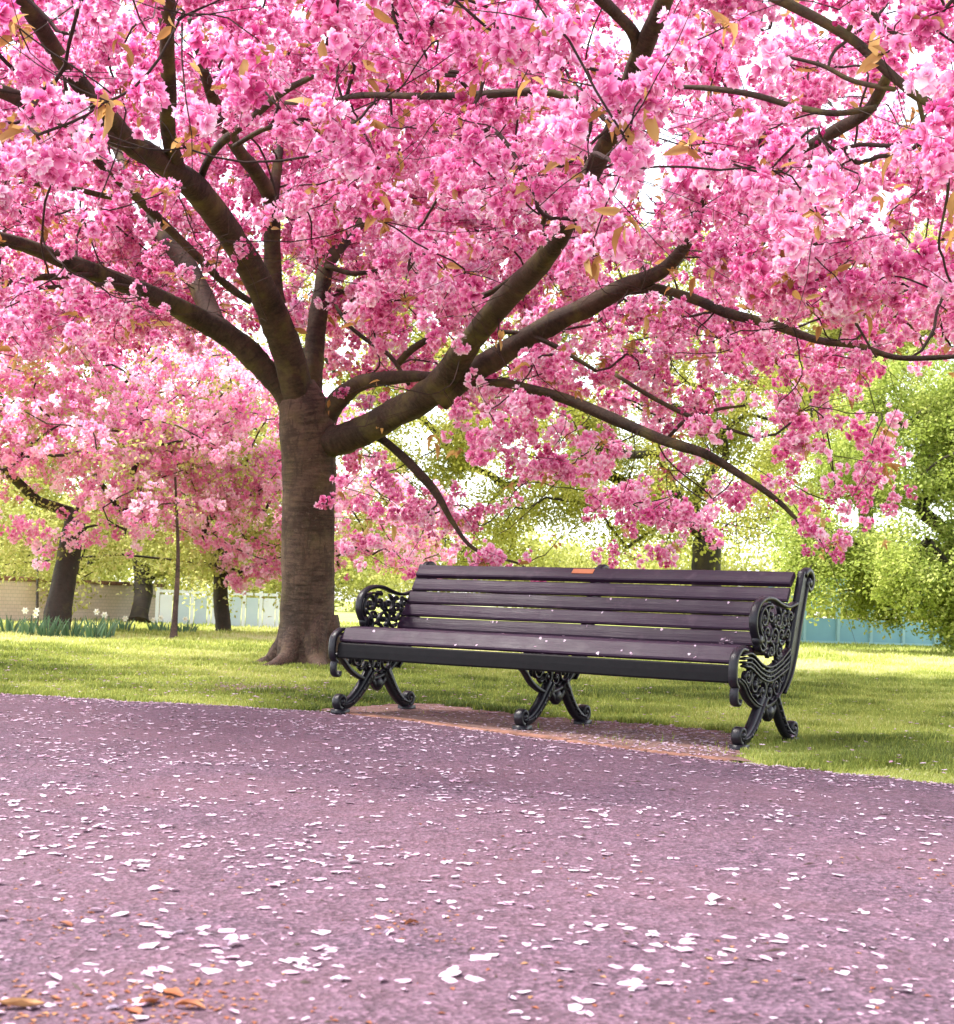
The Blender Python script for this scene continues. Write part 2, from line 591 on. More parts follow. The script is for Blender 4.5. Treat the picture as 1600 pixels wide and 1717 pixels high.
# back slats, bottom to top
P0 = np.array([.455, .437]); P1 = np.array([.640, .758])
dirb = P1 - P0; lb = np.linalg.norm(dirb); dirb /= lb
angb = math.atan2(dirb[1], dirb[0])
for i in range(4):
    c = P0 + dirb * (.036 + i * .0805)
    slat('back_slat', c[0], c[1], .0715, .022, angb)
topb = P0 + dirb * (.036 + 4 * .0805 - .004)
tb = slat('top_rail', topb[0] + .006, topb[1] + .008, .082, .032, angb - R(16))
# the plaque, lying on the face of the top rail
ang = angb - R(16)
nrm = np.array([-math.sin(ang), math.cos(ang)])
pc = np.array([topb[0] + .006, topb[1] + .008]) + nrm * .0185 + np.array([math.cos(ang), math.sin(ang)]) * .008
mb = MB()
rot = np.array([[1, 0, 0], [0, math.cos(ang), -math.sin(ang)], [0, math.sin(ang), math.cos(ang)]])
mb.box((1.055, pc[0], pc[1]), .125, .034, .003, rot)
pq = bevel(mb.build('plaque', M['plaque'], bench), .001, 1)
pq['label'] = 'small copper coloured plaque on the top rail'
# seat
seat_pts = [(.000, .402, R(52), .086), (.085, .433, R(3), .076), (.17, .428, R(-5), .076), (.255, .42, R(-6), .076), (.34, .412, R(-5), .076), (.418, .412, R(10), .062)]
for (u, z, a, w) in seat_pts:
    slat('seat_slat', u, z, w, .024, a)
slat('front_rail', -.033, .322, .078, .026, R(84), mat='apron')


def arc2(cx, cz, r0, r1, a0, a1, n=14, ex=1.0):
    return [(cx + (r0 + (r1 - r0) * i / (n - 1)) * math.cos(a0 + (a1 - a0) * i / (n - 1)) * ex,
             cz + (r0 + (r1 - r0) * i / (n - 1)) * math.sin(a0 + (a1 - a0) * i / (n - 1))) for i in range(n)]


def bar2(mb, pts, w, x, th, taper=None):
    """a flat cast bar of width w following a (y,z) line, th thick about x, with a rounded face"""
    P = np.asarray(pts, float)
    n = len(P)
    t = np.gradient(P, axis=0); t /= np.linalg.norm(t, axis=1)[:, None] + 1e-9
    nn = np.stack([-t[:, 1], t[:, 0]], 1)
    W = np.full(n, w) if taper is None else np.interp(np.linspace(0, 1, n), np.linspace(0, 1, len(taper)), taper)
    prof = [(-.5, -.30), (-.32, -.5), (.32, -.5), (.5, -.30), (.5, .30), (.32, .5), (-.32, .5), (-.5, .30)]
    V = []
    for i in range(n):
        for a, b in prof:
            q = P[i] + nn[i] * a * W[i]
            V.append((x + b * th, q[0], q[1]))
    k = len(prof)
    Fc = [tuple(range(k)), tuple((n - 1) * k + j for j in range(k - 1, -1, -1))]
    for i in range(n - 1):
        for j in range(k):
            a = i * k + j; b = i * k + (j + 1) % k
            Fc.append((a, a + k, b + k, b))
    mb.add(V, Fc)


def cm2(pts, n=8):
    return [tuple(p) for p in catmull(np.array(pts, float), n=n)]


def knob(mb, x, u, z, r, th):
    """rounded boss"""
    V = []; Fc = []
    for i, (rr, xx) in enumerate([(0.55, -.5), (1, -.25), (1, .25), (.55, .5)]):
        for k in range(10):
            a = 2 * PI * k / 10
            V.append((x + xx * th, u + r * rr * math.cos(a), z + r * rr * math.sin(a)))
    for i in range(3):
        for k in range(10):
            Fc.append((i * 10 + k, i * 10 + (k + 1) % 10, (i + 1) * 10 + (k + 1) % 10, (i + 1) * 10 + k))
    Fc.append(tuple(range(9, -1, -1))); Fc.append(tuple(range(30, 40)))
    mb.add(V, Fc)


def iron_frame(x, arms=True):
    out = 1 if x > 1.5 else -1
    # back post and seat outline: one casting
    mb = MB()
    TH = .034
    # post: broad plate with raised rims, from belly to top scroll
    post = cm2([(.455, .245), (.535, .330), (.590, .440), (.632, .560), (.680, .680), (.722, .778)])
    bar2(mb, post, .07, x, TH * .62, [.05, .09, .10, .09, .075, .055])
    bar2(mb, [(p[0] + .040, p[1] - .016) for p in post], .018, x, TH, [.012, .018, .018, .018])
    bar2(mb, [(p[0] - .030, p[1] + .012) for p in post[6:]], .018, x, TH)
    # top scroll curling to the rear
    bar2(mb, arc2(.765, .742, .062, .022, R(150), R(-190), 26), .024, x, TH * 1.1, [.034, .026, .022, .018])
    knob(mb, x, .766, .741, .024, TH * 1.25)
    # wavy seat ribs (three nested lines)
    for k in range(4 if arms else 2):
        o = k * .021
        rib = cm2([(.005 + o * .5, .405 - o * .75), (.10, .410 - o), (.21, .365 - o), (.31, .350 - o), (.42, .378 - o), (.53, .430 - o * 1.3)])
        bar2(mb, rib, .011, x + out * .004, TH * 1.0)
    # front roll and drop scroll
    if arms: bar2(mb, cm2([(.055, .425), (.0, .428), (-.048, .395), (-.062, .345), (-.058, .290), (-.030, .262)]), .022, x, TH * 1.15, [.014, .020, .023, .023, .020, .015])
    if arms: bar2(mb, cm2([(-.035, .275), (-.046, .245), (-.040, .205), (-.012, .195), (.0, .215)]), .02, x, TH * 1.1, [.015, .021, .020, .012])
    # belly rim
    rim = cm2([(-.035, .300), (.020, .275), (.085, .220), (.175, .180), (.27, .172), (.37, .195), (.455, .245), (.525, .330), (.545, .40)])
    bar2(mb, rim, .02, x, TH)
    bar2(mb, [(p[0] * .96 + .012, p[1] * .97 + .014) for p in rim], .008, x + out * .006, TH)
    fr = mb.build('cast_iron_frame', M['iron'], bench, True)
    bevel(fr, .002, 1, 60)
    # lattice of scrolls inside the belly
    mb = MB()
    rr = random.Random(4)
    sp = [(.07, .315, .045), (.15, .275, .052), (.23, .245, .05), (.31, .240, .048), (.385, .262, .046), (.455, .315, .045), (.20, .325, .036), (.29, .312, .034), (.365, .335, .034), (.12, .355, .028), (.44, .375, .028)]
    for i, (u, z, r) in enumerate(sp):
        a0 = rr.uniform(0, 2 * PI); s = 1 if i % 2 else -1
        bar2(mb, arc2(u, z, r, r * .25, a0, a0 + s * R(430), 24), .011, x + out * .003, TH * .7, [.015, .012, .009])
        knob(mb, x + out * .003, u, z, r * .30, TH * .9)
        for q in range(3):
            b = a0 + q * 2.1
            leaf = [(u + math.cos(b) * r * .8, z + math.sin(b) * r * .8), (u + math.cos(b + .35) * r * 1.15, z + math.sin(b + .35) * r * 1.15), (u + math.cos(b + .8) * r * 1.3, z + math.sin(b + .8) * r * 1.3)]
            bar2(mb, leaf, .016, x + out * .003, TH * .6, [.008, .020, .005])
    mb.build('seat_lattice', M['iron'], fr, True)
    # arm
    if arms:
        mb = MB()
        arm = cm2([(.245, .432), (.170, .480), (.140, .545), (.165, .612), (.235, .650), (.330, .655), (.430, .632), (.520, .622), (.612, .640)])
        bar2(mb, arm, .024, x, TH * 1.1, [.012, .015, .019, .021, .021, .019, .017, .015, .018])
        knob(mb, x, .190, .470, .030, TH * 1.3)
        bar2(mb, arc2(.21, .455, .045, .016, R(60), R(-330), 22), .016, x, TH * 1.1)
        inner = cm2([(.215, .475), (.178, .530), (.192, .588), (.245, .620), (.320, .622)])
        bar2(mb, inner, .010, x + out * .004, TH)
        am = mb.build('armrest', M['iron'], fr, True)
        mb = MB()
        sp = [(.235, .565, .046), (.315, .580, .044), (.395, .565, .044), (.470, .560, .040), (.275, .500, .044), (.355, .490, .044), (.435, .490, .042), (.505, .495, .034), (.32, .425, .034), (.41, .420, .034), (.54, .575, .032)]
        for i, (u, z, r) in enumerate(sp):
            a0 = rr.uniform(0, 2 * PI); s = 1 if i % 2 else -1
            bar2(mb, arc2(u, z, r, r * .22, a0, a0 + s * R(400), 22), .010, x + out * .003, TH * .65, [.016, .012, .008])
            knob(mb, x + out * .003, u, z, r * .26, TH * .85)
            for q in range(3):
                b = a0 + q * 2.1
                leaf = [(u + math.cos(b) * r * .8, z + math.sin(b) * r * .8), (u + math.cos(b + .35) * r * 1.1, z + math.sin(b + .35) * r * 1.1), (u + math.cos(b + .8) * r * 1.25, z + math.sin(b + .8) * r * 1.25)]
                bar2(mb, leaf, .016, x + out * .003, TH * .6, [.008, .020, .005])
        mb.build('arm_lattice', M['iron'], fr, True)
    # legs
    for nm, line, foot, sg in (('front_leg', [(.262, .205), (.228, .172), (.192, .132), (.140, .085), (.085, .052), (.030, .040)], (.020, .062), -1),
                               ('rear_leg', [(.385, .215), (.418, .172), (.450, .130), (.492, .085), (.540, .050), (.590, .036)], (.600, .062), 1)):
        mb = MB()
        ln = cm2(line)
        bar2(mb, ln, .066, x, TH * 1.15, [.085, .074, .066, .060, .052, .042])
        bar2(mb, [(p[0], p[1] + .004) for p in ln], .016, x, TH * 1.65, [.024, .02, .016, .012])
        for k in range(5):
            q = ln[6 + k * 6]
            knob(mb, x, q[0], q[1], .014, TH * 1.75)
        # foot scroll
        a0 = -PI / 2 if sg > 0 else -PI / 2
        bar2(mb, arc2(foot[0], foot[1], .038, .012, a0, a0 + sg * R(420), 26), .022, x, TH * 1.3, [.026, .022, .018, .014])
        knob(mb, x, foot[0], foot[1], .017, TH * 1.55)
        mb.box((x, foot[0] - sg * .004, .005), TH * 1.7, .085, .034)
        mb.build(nm, M['iron'], fr, True)
    mb = MB()
    knob(mb, x, .322, .150, .036, TH * 1.4)
    bar2(mb, cm2([(.25, .185), (.285, .150), (.322, .125), (.360, .150), (.395, .185)]), .03, x, TH, [.04, .03, .035, .03, .04])
    mb.build('leg_brace', M['iron'], fr, True)
    return fr


iron_frame(0.0)
fm = iron_frame(1.1, False)
fm['label'] = 'middle cast iron support without an armrest'
iron_frame(2.2)


# ------------------------------------------------------------------ instancing helper
def proto_collection(name, objs):
    c = bpy.data.collections.new(name)
    for o in objs: c.objects.link(o)
    return c


def scatter(name, pts, rots, scl, idx, protos, parent=None, kind='stuff'):
    """one object whose points each carry an instance of one of the prototypes"""
    me = bpy.data.meshes.new(name)
    pts = np.asarray(pts, np.float32)
    me.vertices.add(len(pts)); me.vertices.foreach_set('co', pts.ravel())
    a = me.attributes.new('rot', 'FLOAT_VECTOR', 'POINT'); a.data.foreach_set('vector', np.asarray(rots, np.float32).ravel())
    a = me.attributes.new('scl', 'FLOAT', 'POINT'); a.data.foreach_set('value', np.asarray(scl, np.float32))
    a = me.attributes.new('idx', 'INT', 'POINT'); a.data.foreach_set('value', np.asarray(idx, np.int32))
    me.update()
    o = bpy.data.objects.new(name, me)
    col.objects.link(o)
    if parent is not None: o.parent = parent
    ng = bpy.data.node_groups.new(name, 'GeometryNodeTree')
    ng.interface.new_socket('Geometry', in_out='INPUT', socket_type='NodeSocketGeometry')
    ng.interface.new_socket('Geometry', in_out='OUTPUT', socket_type='NodeSocketGeometry')
    N = ng.nodes.new
    gi, go = N('NodeGroupInput'), N('NodeGroupOutput')
    ci = N('GeometryNodeCollectionInfo')
    ci.inputs['Collection'].default_value = protos
    ci.inputs['Separate Children'].default_value = True
    ci.inputs['Reset Children'].default_value = True
    ip = N('GeometryNodeInstanceOnPoints')
    ip.inputs['Pick Instance'].default_value = True

    def na(nm, typ):
        n = N('GeometryNodeInputNamedAttribute'); n.data_type = typ; n.inputs[0].default_value = nm
        return [q for q in n.outputs if q.enabled and q.name == 'Attribute'][0]
    l = ng.links.new
    l(gi.outputs[0], ip.inputs['Points']); l(ci.outputs[0], ip.inputs['Instance'])
    l(na('idx', 'INT'), ip.inputs['Instance Index'])
    l(na('rot', 'FLOAT_VECTOR'), ip.inputs['Rotation'])
    l(na('scl', 'FLOAT'), ip.inputs['Scale'])
    l(ip.outputs[0], go.inputs[0])
    o.modifiers.new('scatter', 'NODES').node_group = ng
    if kind: o['kind'] = kind
    return o


def rand_rot(n, tilt=1.0):
    return np.stack([rng.normal(0, tilt, n), rng.normal(0, tilt, n), rng.uniform(0, 2 * PI, n)], 1)


# ---- blossom prototypes
def blossom_mesh(name, seed, nfl, whorls, r_fl, lod=0, mat='petal'):
    g = np.random.default_rng(seed)
    V, Fc, T = [], [], []
    stretch = np.array([g.uniform(.8, 1.2), g.uniform(.8, 1.2), g.uniform(.9, 1.5)])
    for k in range(nfl):
        # flowers hang in a loose ball
        ph = k * 2.399 + g.uniform(-.4, .4)
        zz = 1 - 2 * (k + .5) / nfl + g.uniform(-.12, .12)
        zz = max(-1, min(1, zz))
        rr = math.sqrt(max(0, 1 - zz * zz))
        nrm = np.array([rr * math.cos(ph), rr * math.sin(ph), zz])
        c = nrm * g.uniform(.018, .060) * stretch
        a = np.cross(nrm, [0.3, .2, .9]); a /= np.linalg.norm(a) + 1e-9
        b = np.cross(nrm, a)
        ft = g.uniform(-.12, .12)
        n0 = len(V)      # the stalk that ties the flower into its cluster
        V += [(-.001, 0, .002), (.001, .001, .002), c * .98 + a * .0012, c * .98 - a * .0012]
        Fc += [(n0, n0 + 1, n0 + 2), (n0, n0 + 2, n0 + 3)]
        T += [.05] * 4
        fs = g.uniform(.85, 1.15)
        for w, (np_, el, ln, tone) in enumerate(whorls):
            for q in range(np_):
                an = 2 * PI * (q + .5 * w) / np_ + g.uniform(-.5, .5)
                e = el + g.uniform(-.5, .5)
                d = math.cos(an) * a + math.sin(an) * b
                side = -math.sin(an) * a + math.cos(an) * b
                L = ln * r_fl * fs * g.uniform(.65, 1.25)
                Wd = L * g.uniform(.30, .55)
                ax = math.cos(e) * d + math.sin(e) * nrm
                up = -math.sin(e) * d + math.cos(e) * nrm
                n0 = len(V)
                cup = g.uniform(.1, .3)
                if lod:
                    P = [c, c + ax * L * .6 + side * Wd + up * L * cup * .5, c + ax * L + up * L * cup, c + ax * L * .6 - side * Wd + up * L * cup * .5]
                    V += P; Fc += [(n0, n0 + 1, n0 + 2), (n0, n0 + 2, n0 + 3)]
                    T += [tone - .2, tone + ft, tone + .15 + ft, tone + ft]
                else:
                    rf = g.uniform(-.15, .15)
                    P = [c + ax * L * .05,
                         c + ax * L * .62 + side * Wd + up * L * (cup * .6 + rf),
                         c + ax * L * .97 + side * Wd * .55 + up * L * (cup + .05),
                         c + ax * L * .88 + up * L * cup * .8,
                         c + ax * L * 1.0 - side * Wd * .5 + up * L * (cup + .02),
                         c + ax * L * .60 - side * Wd + up * L * (cup * .6 - rf)]
                    V += P
                    Fc += [(n0, n0 + 1, n0 + 2), (n0, n0 + 2, n0 + 3), (n0, n0 + 3, n0 + 4), (n0, n0 + 4, n0 + 5)]
                    tt = tone + ft + g.uniform(-.22, .22)
                    T += [tt - .3, tt, tt + .16, tt + .05, tt + .16, tt]
    return tri_mesh(name, V, Fc, M[mat], 'unlinked', {'tone': T})


WH = [(6, .05, 1.0, .55), (6, .5, .9, .56), (5, 1.0, .75, .52)]
near_protos = [blossom_mesh('blossom_cluster', 11 + i, nf, WH, .031) for i, nf in enumerate((6, 8, 9, 5))]
bud_protos = [blossom_mesh('bud_cluster', 31, 6, [(4, .9, .6, .15), (3, 1.2, .6, .05)], .026)]
far_protos = [blossom_mesh('far_blossom', 51 + i, nf, [(5, .3, 1.0, .6), (3, .8, .8, .5)], .040, 1, 'petal_far') for i, nf in enumerate((6, 8, 7))]
COL_NEAR = proto_collection('cherry_blossom_kinds', near_protos + bud_protos)
COL_FAR = proto_collection('far_blossom_kinds', far_protos)


def leaf_mesh(name, seed, mat, n=1, L=.085, W=.032, spread=.0, droop=.35):
    g = np.random.default_rng(seed)
    V, Fc, T = [], [], []
    for k in range(n):
        base = g.normal(0, spread, 3) if n > 1 else np.zeros(3)
        an = g.uniform(0, 2 * PI); el = g.uniform(-.9, .5) if n > 1 else 0
        ax = np.array([math.cos(an) * math.cos(el), math.sin(an) * math.cos(el), math.sin(el)]) if n > 1 else np.array([1.0, 0, 0])
        sd = np.cross(ax, [0, 0, 1.0]) + g.normal(0, .35 if n > 1 else 0, 3); sd /= np.linalg.norm(sd)
        up = np.cross(sd, ax)
        l = L * g.uniform(.75, 1.2); w = W * g.uniform(.8, 1.2)
        n0 = len(V)
        f = .25
        if n > 12:
            V += [base, base + ax * l * .5 + sd * w * .55, base + ax * l - up * l * droop * .5, base + ax * l * .5 - sd * w * .55]
            Fc += [(n0, n0 + 1, n0 + 2), (n0, n0 + 2, n0 + 3)]
            tt = g.uniform(.25, .75); T += [tt] * 4
        else:
            V += [base, base + ax * l * .3 + sd * w * .45 + up * w * f, base + ax * l * .65 + sd * w * .40 - up * l * droop * .2 + up * w * f, base + ax * l - up * l * droop * .5,
                  base + ax * l * .65 - sd * w * .40 - up * l * droop * .2 + up * w * f, base + ax * l * .3 - sd * w * .45 + up * w * f, base + ax * l * .6 - up * l * droop * .15]
            Fc += [(n0, n0 + 1, n0 + 6), (n0 + 1, n0 + 2, n0 + 6), (n0 + 2, n0 + 3, n0 + 6), (n0 + 3, n0 + 4, n0 + 6), (n0 + 4, n0 + 5, n0 + 6), (n0 + 5, n0, n0 + 6)]
            tt = g.uniform(.3, .7); T += [tt] * 7
    return tri_mesh(name, V, Fc, M[mat], 'unlinked', {'tone': T})


bronze_protos = [leaf_mesh('bronze_leaf', 71 + i, 'bronze', 1, (.08, .095, .07)[i], (.034, .04, .03)[i], droop=(.3, .7, -.2)[i]) for i in range(3)]
COL_BRONZE = proto_collection('bronze_leaf_kinds', bronze_protos)


# ------------------------------------------------------------------ the great cherry tree
TRUNK_D = 13.0
tb0 = gnd(516, 1117)
tree = empty('cherry_tree', (tb0[0], tb0[1], 0))
tag(tree, 'great pink cherry tree in full blossom spreading its limbs over the bench', 'tree')
TO = np.array([tb0[0], tb0[1], 0])


def limb(pts, n=6):
    """list of (px,py,depth,width_px) -> smooth 3-D line and radii"""
    P = np.array([at(a, b, d) for a, b, d, w in pts])
    r = np.array([w * d / F_PX / 2 * (.79 if w < 72 else 1) for a, b, d, w in pts])
    C = catmull(np.column_stack([P, r]), n=n)
    return C[:, :3], np.abs(C[:, 3])


def rough_tube(mb, P, r, sides=14, amp=.05, seed=0, knots=0.0):
    g = np.random.default_rng(seed)
    n = len(P)
    k0 = len(mb.v)
    mb.tube(P, r, sides)
    # lumpy bark: push the rings in and out
    V = np.array(mb.v[k0:k0 + n * sides]).reshape(n, sides, 3)
    low = g.normal(0, 1, (n // 3 + 3, sides // 2 + 1))
    for i in range(n):
        for j in range(sides):
            a = low[i // 3, j // 2]; b = low[i // 3 + 1, j // 2]
            f = (i % 3) / 3
            q = 1 + amp * (a * (1 - f) + b * f) + amp * .4 * g.normal()
            V[i, j] = P[i] + (V[i, j] - P[i]) * q
    mb.v[k0:k0 + n * sides] = [tuple(x) for x in V.reshape(-1, 3)]


def add_branch(name, pts, mat='bark', parent=None, sides=12, seed=0, amp=.05, off=None):
    P, r = limb(pts)
    mb = MB()
    rough_tube(mb, P - (TO if off is None else off), r, sides, amp, seed)
    return mb.build(name, M[mat], parent if parent is not None else tree, True), P, r


# trunk, flaring into roots
tp = [(513, 1124, 13.0, 128), (514, 1108, 13.0, 108), (514, 1085, 13.0, 98), (515, 1050, 13.0, 92), (516, 980, 13, 89), (517, 900, 13, 88), (518, 820, 13, 89), (518, 760, 13, 92), (515, 715, 13, 94), (508, 675, 13, 80), (503, 640, 13, 60)]
P, r = limb(tp, 8)
mb = MB()
rough_tube(mb, P - TO, r, 26, .022, 3)
for i, (a, ln) in enumerate([(PI * .97, .22), (-.15, .30), (-1.2, .38), (-2.1, .40), (1.2, .4), (2.2, .35)]):
    pr = np.array([[math.cos(a) * q, math.sin(a) * q, z] for q, z in ((.12, .42), (.20, .20), (.30, .06), (.30 + ln * .5, -.01), (.32 + ln, -.05))])
    rough_tube(mb, catmull(pr, n=5), np.linspace(.13, .045, 21), 10, .06, 20 + i)
trunk = mb.build('trunk', M['trunk_bark'], tree, True)

LIMBS = [
    # low left limb
    [(505, 690, 13, 60), (470, 648, 12.95, 54), (440, 615, 12.9, 52), (395, 570, 12.8, 50), (345, 540, 12.7, 48), (290, 512, 12.5, 42), (220, 480, 12.3, 40), (150, 453, 12, 38), (80, 425, 11.8, 33), (0, 400, 11.5, 28), (-120, 372, 11.2, 24), (-280, 350, 11, 16)],
    [(362, 548, 12.8, 46), (340, 495, 13.2, 43), (310, 440, 13.5, 40), (280, 400, 13.8, 36), (252, 362, 14.1, 30), (225, 310, 14.5, 24), (190, 240, 15, 16)],
    # large left-of-centre limb
    [(512, 700, 13, 66), (497, 650, 12.9, 64), (475, 570, 12.7, 66), (450, 510, 12.5, 64), (415, 440, 12.2, 62), (370, 370, 11.8, 58), (320, 310, 11.3, 55), (265, 268, 10.7, 50), (215, 238, 10, 44), (170, 180, 9.4, 40), (110, 110, 8.8, 38), (55, 25, 8.2, 36), (0, -60, 7.8, 30)],
    [(235, 250, 10.2, 40), (170, 222, 9.6, 38), (100, 196, 9, 36), (40, 168, 8.5, 34), (-30, 140, 8.2, 30), (-150, 100, 7.8, 24)],
    # upright limb, left
    [(300, 292, 11.1, 36), (287, 245, 10.6, 32), (281, 200, 10.2, 32), (283, 140, 9.8, 32), (280, 70, 9.4, 32), (284, 0, 9, 31), (292, -80, 8.8, 28)],
    # limb behind, centre-left
    [(487, 590, 12.9, 48), (462, 500, 12.9, 42), (456, 420, 12.8, 38), (455, 340, 12.6, 34), (432, 292, 12.3, 30), (402, 255, 12, 28), (372, 200, 11.6, 26), (348, 140, 11.2, 24), (338, 100, 11, 20), (320, 30, 10.8, 16)],
    [(455, 350, 12.7, 28), (464, 285, 12.9, 22), (470, 220, 13.2, 16), (462, 150, 13.5, 12)],
    # centre limb
    [(515, 690, 13.1, 56), (524, 610, 13.2, 46), (530, 550, 13.3, 42), (540, 490, 13.4, 38), (548, 448, 13.5, 34), (575, 408, 13.8, 26), (610, 370, 14.1, 24), (640, 310, 14.5, 18), (650, 230, 15, 12)],
    # great right limb, rising towards the camera
    [(500, 722, 13.02, 40), (530, 742, 13, 66), (562, 740, 12.9, 70), (600, 725, 12.8, 62), (660, 695, 12.6, 64), (715, 665, 12.3, 62), (755, 620, 12, 58), (790, 570, 11.7, 52), (840, 510, 11.2, 50), (890, 460, 10.7, 48), (930, 410, 10.2, 44), (965, 340, 9.6, 42), (1005, 265, 9, 42), (1040, 190, 8.5, 42), (1065, 120, 8, 46), (1088, 60, 7.6, 42), (1115, 0, 7.3, 38), (1150, -80, 7, 34)],
    [(1074, 92, 7.8, 36), (1062, 55, 7.6, 26), (1030, 20, 7.5, 25), (1000, -8, 7.3, 24), (950, -60, 7.1, 20)],
    # lower right limb
    [(735, 668, 12.2, 56), (790, 625, 12.1, 52), (850, 588, 12, 47), (920, 545, 11.9, 45), (985, 514, 11.8, 43), (1050, 480, 11.6, 36), (1100, 460, 11.4, 33), (1135, 430, 11.2, 28), (1165, 380, 11, 22), (1185, 310, 10.7, 16)],
    [(1040, 486, 11.7, 26), (1100, 484, 11.5, 22), (1160, 500, 11.3, 21), (1220, 525, 11.1, 22), (1300, 546, 10.9, 20), (1370, 570, 10.7, 16), (1440, 580, 10.5, 14), (1510, 600, 10.3, 12), (1620, 596, 10, 10), (1750, 575, 9.8, 7)],
    # long drooping limb on the right
    [(545, 700, 13, 48), (570, 668, 12.9, 42), (605, 643, 12.8, 34), (660, 633, 12.6, 28), (730, 632, 12.4, 22), (800, 641, 12.2, 18), (850, 643, 12, 19), (905, 656, 11.9, 21), (960, 673, 11.8, 23), (1030, 703, 11.6, 24), (1110, 737, 11.4, 23), (1180, 760, 11.2, 21), (1240, 795, 11.1, 16), (1300, 836, 11, 12), (1345, 880, 10.9, 7)],
    [(600, 712, 13, 30), (640, 736, 12.9, 19), (690, 780, 12.7, 20), (730, 825, 12.6, 19), (757, 872, 12.5, 12), (795, 920, 12.4, 8), (870, 945, 12.3, 5)],
    # slender dark branch, left
    [(418, 505, 12.2, 15), (380, 478, 11.9, 17), (330, 430, 11.6, 18), (272, 372, 11.2, 18), (220, 322, 10.9, 19), (162, 268, 10.6, 18), (132, 222, 10.4, 16), (110, 150, 10.2, 12)],
    [(225, 328, 10.9, 12), (185, 330, 10.8, 13), (130, 318, 10.6, 12), (60, 308, 10.4, 11), (-40, 306, 10.2, 9)],
    [(160, 460, 12, 16), (110, 463, 11.8, 15), (55, 466, 11.6, 14), (0, 478, 11.4, 12), (-90, 490, 11.2, 8)],
    [(260, 500, 12.4, 12), (200, 478, 12.1, 10), (120, 480, 11.8, 10), (50, 484, 11.6, 8)],
    [(335, 302, 11.5, 18), (348, 270, 11.1, 17), (372, 238, 10.7, 17), (420, 200, 10.2, 16), (472, 156, 9.8, 15), (540, 120, 9.3, 10)],
    [(392, 245, 10.9, 10), (450, 214, 10.6, 11), (540, 196, 10.2, 11), (590, 203, 10, 11), (618, 248, 9.9, 8)],
    [(548, 446, 13.4, 12), (590, 458, 13.2, 11), (640, 454, 13, 10), (700, 455, 12.8, 9)],
    [(563, 512, 13.3, 8), (585, 545, 13.1, 9), (615, 570, 13, 10), (655, 598, 12.9, 10), (686, 645, 12.8, 9)],
    [(666, 612, 12.9, 15), (688, 588, 12.8, 16), (718, 568, 12.7, 13)],
    [(835, 556, 12, 10), (880, 560, 11.9, 10), (930, 580, 11.8, 10), (1000, 622, 11.7, 8)],
    [(1032, 628, 11.5, 9), (1090, 664, 11.4, 10), (1150, 695, 11.3, 9), (1210, 715, 11.2, 8), (1270, 735, 11.1, 5)],
    [(1120, 735, 11.4, 9), (1150, 705, 11.3, 9), (1200, 687, 11.2, 8), (1250, 680, 11.1, 5)],
    [(905, 420, 10.6, 12), (910, 375, 10.4, 12), (930, 335, 10.2, 11), (965, 310, 10, 9)],
    [(790, 505, 11.4, 14), (840, 480, 11.3, 12), (900, 430, 11, 8)],
    # high horizontal branch, middle of the crown's near side
    [(480, 172, 9.4, 10), (545, 172, 8.9, 11), (600, 160, 8.4, 13), (700, 161, 8, 15), (790, 160, 7.8, 18), (860, 155, 7.7, 19), (920, 154, 7.6, 18), (985, 176, 7.5, 15), (1030, 215, 7.4, 9)],
    # right-hand branches
    [(1180, -60, 6.6, 26), (1290, -10, 6.5, 24), (1420, 60, 6.5, 22), (1500, 130, 6.5, 22), (1545, 165, 6.5, 20), (1620, 195, 6.5, 18), (1750, 240, 6.5, 14)],
    [(1490, 125, 6.6, 24), (1455, 185, 6.9, 27), (1400, 220, 7.2, 28), (1340, 255, 7.6, 20), (1290, 300, 7.9, 12)],
    [(1470, 180, 6.7, 14), (1400, 190, 6.8, 14), (1330, 178, 7, 13), (1260, 158, 7.1, 13), (1190, 148, 7.2, 12), (1130, 145, 7.3, 9)],
    [(1500, 150, 6.6, 11), (1430, 135, 6.8, 11), (1380, 110, 6.9, 9), (1320, 95, 7, 6)],
    [(1540, 165, 6.5, 12), (1556, 230, 6.6, 10), (1590, 300, 6.7, 8), (1575, 400, 6.8, 5)],
    [(1420, 55, 6.5, 12), (1450, 10, 6.4, 12), (1490, 50, 6.4, 9), (1540, 60, 6.4, 9), (1580, 20, 6.3, 6)],
    [(1290, 440, 9.6, 8), (1350, 450, 9.5, 8), (1420, 520, 9.4, 7), (1470, 600, 9.3, 4)],
]
SK_P, SK_R = [], []
for i, L_ in enumerate(LIMBS):
    wmax = max(p[3] for p in L_)
    o, P, r = add_branch('branch', L_, sides=16 if wmax > 30 else 8, seed=100 + i, amp=.06)
    SK_P.append(P); SK_R.append(r)
SK = np.vstack(SK_P)


def sm(a, b, x):
    q = np.clip((x - a) / (b - a), 0, 1)
    return q * q * (3 - 2 * q)


def blob_noise(P, scale, seed):
    """cheap smooth 3-D noise in 0..1"""
    g = np.random.default_rng(seed)
    out = np.zeros(len(P))
    for k in range(7):
        d = g.normal(0, 1, 3); d /= np.linalg.norm(d)
        out += np.sin(P @ d * 2 * PI / (scale * g.uniform(.6, 1.6)) + g.uniform(0, 6))
    return .5 + out / 7


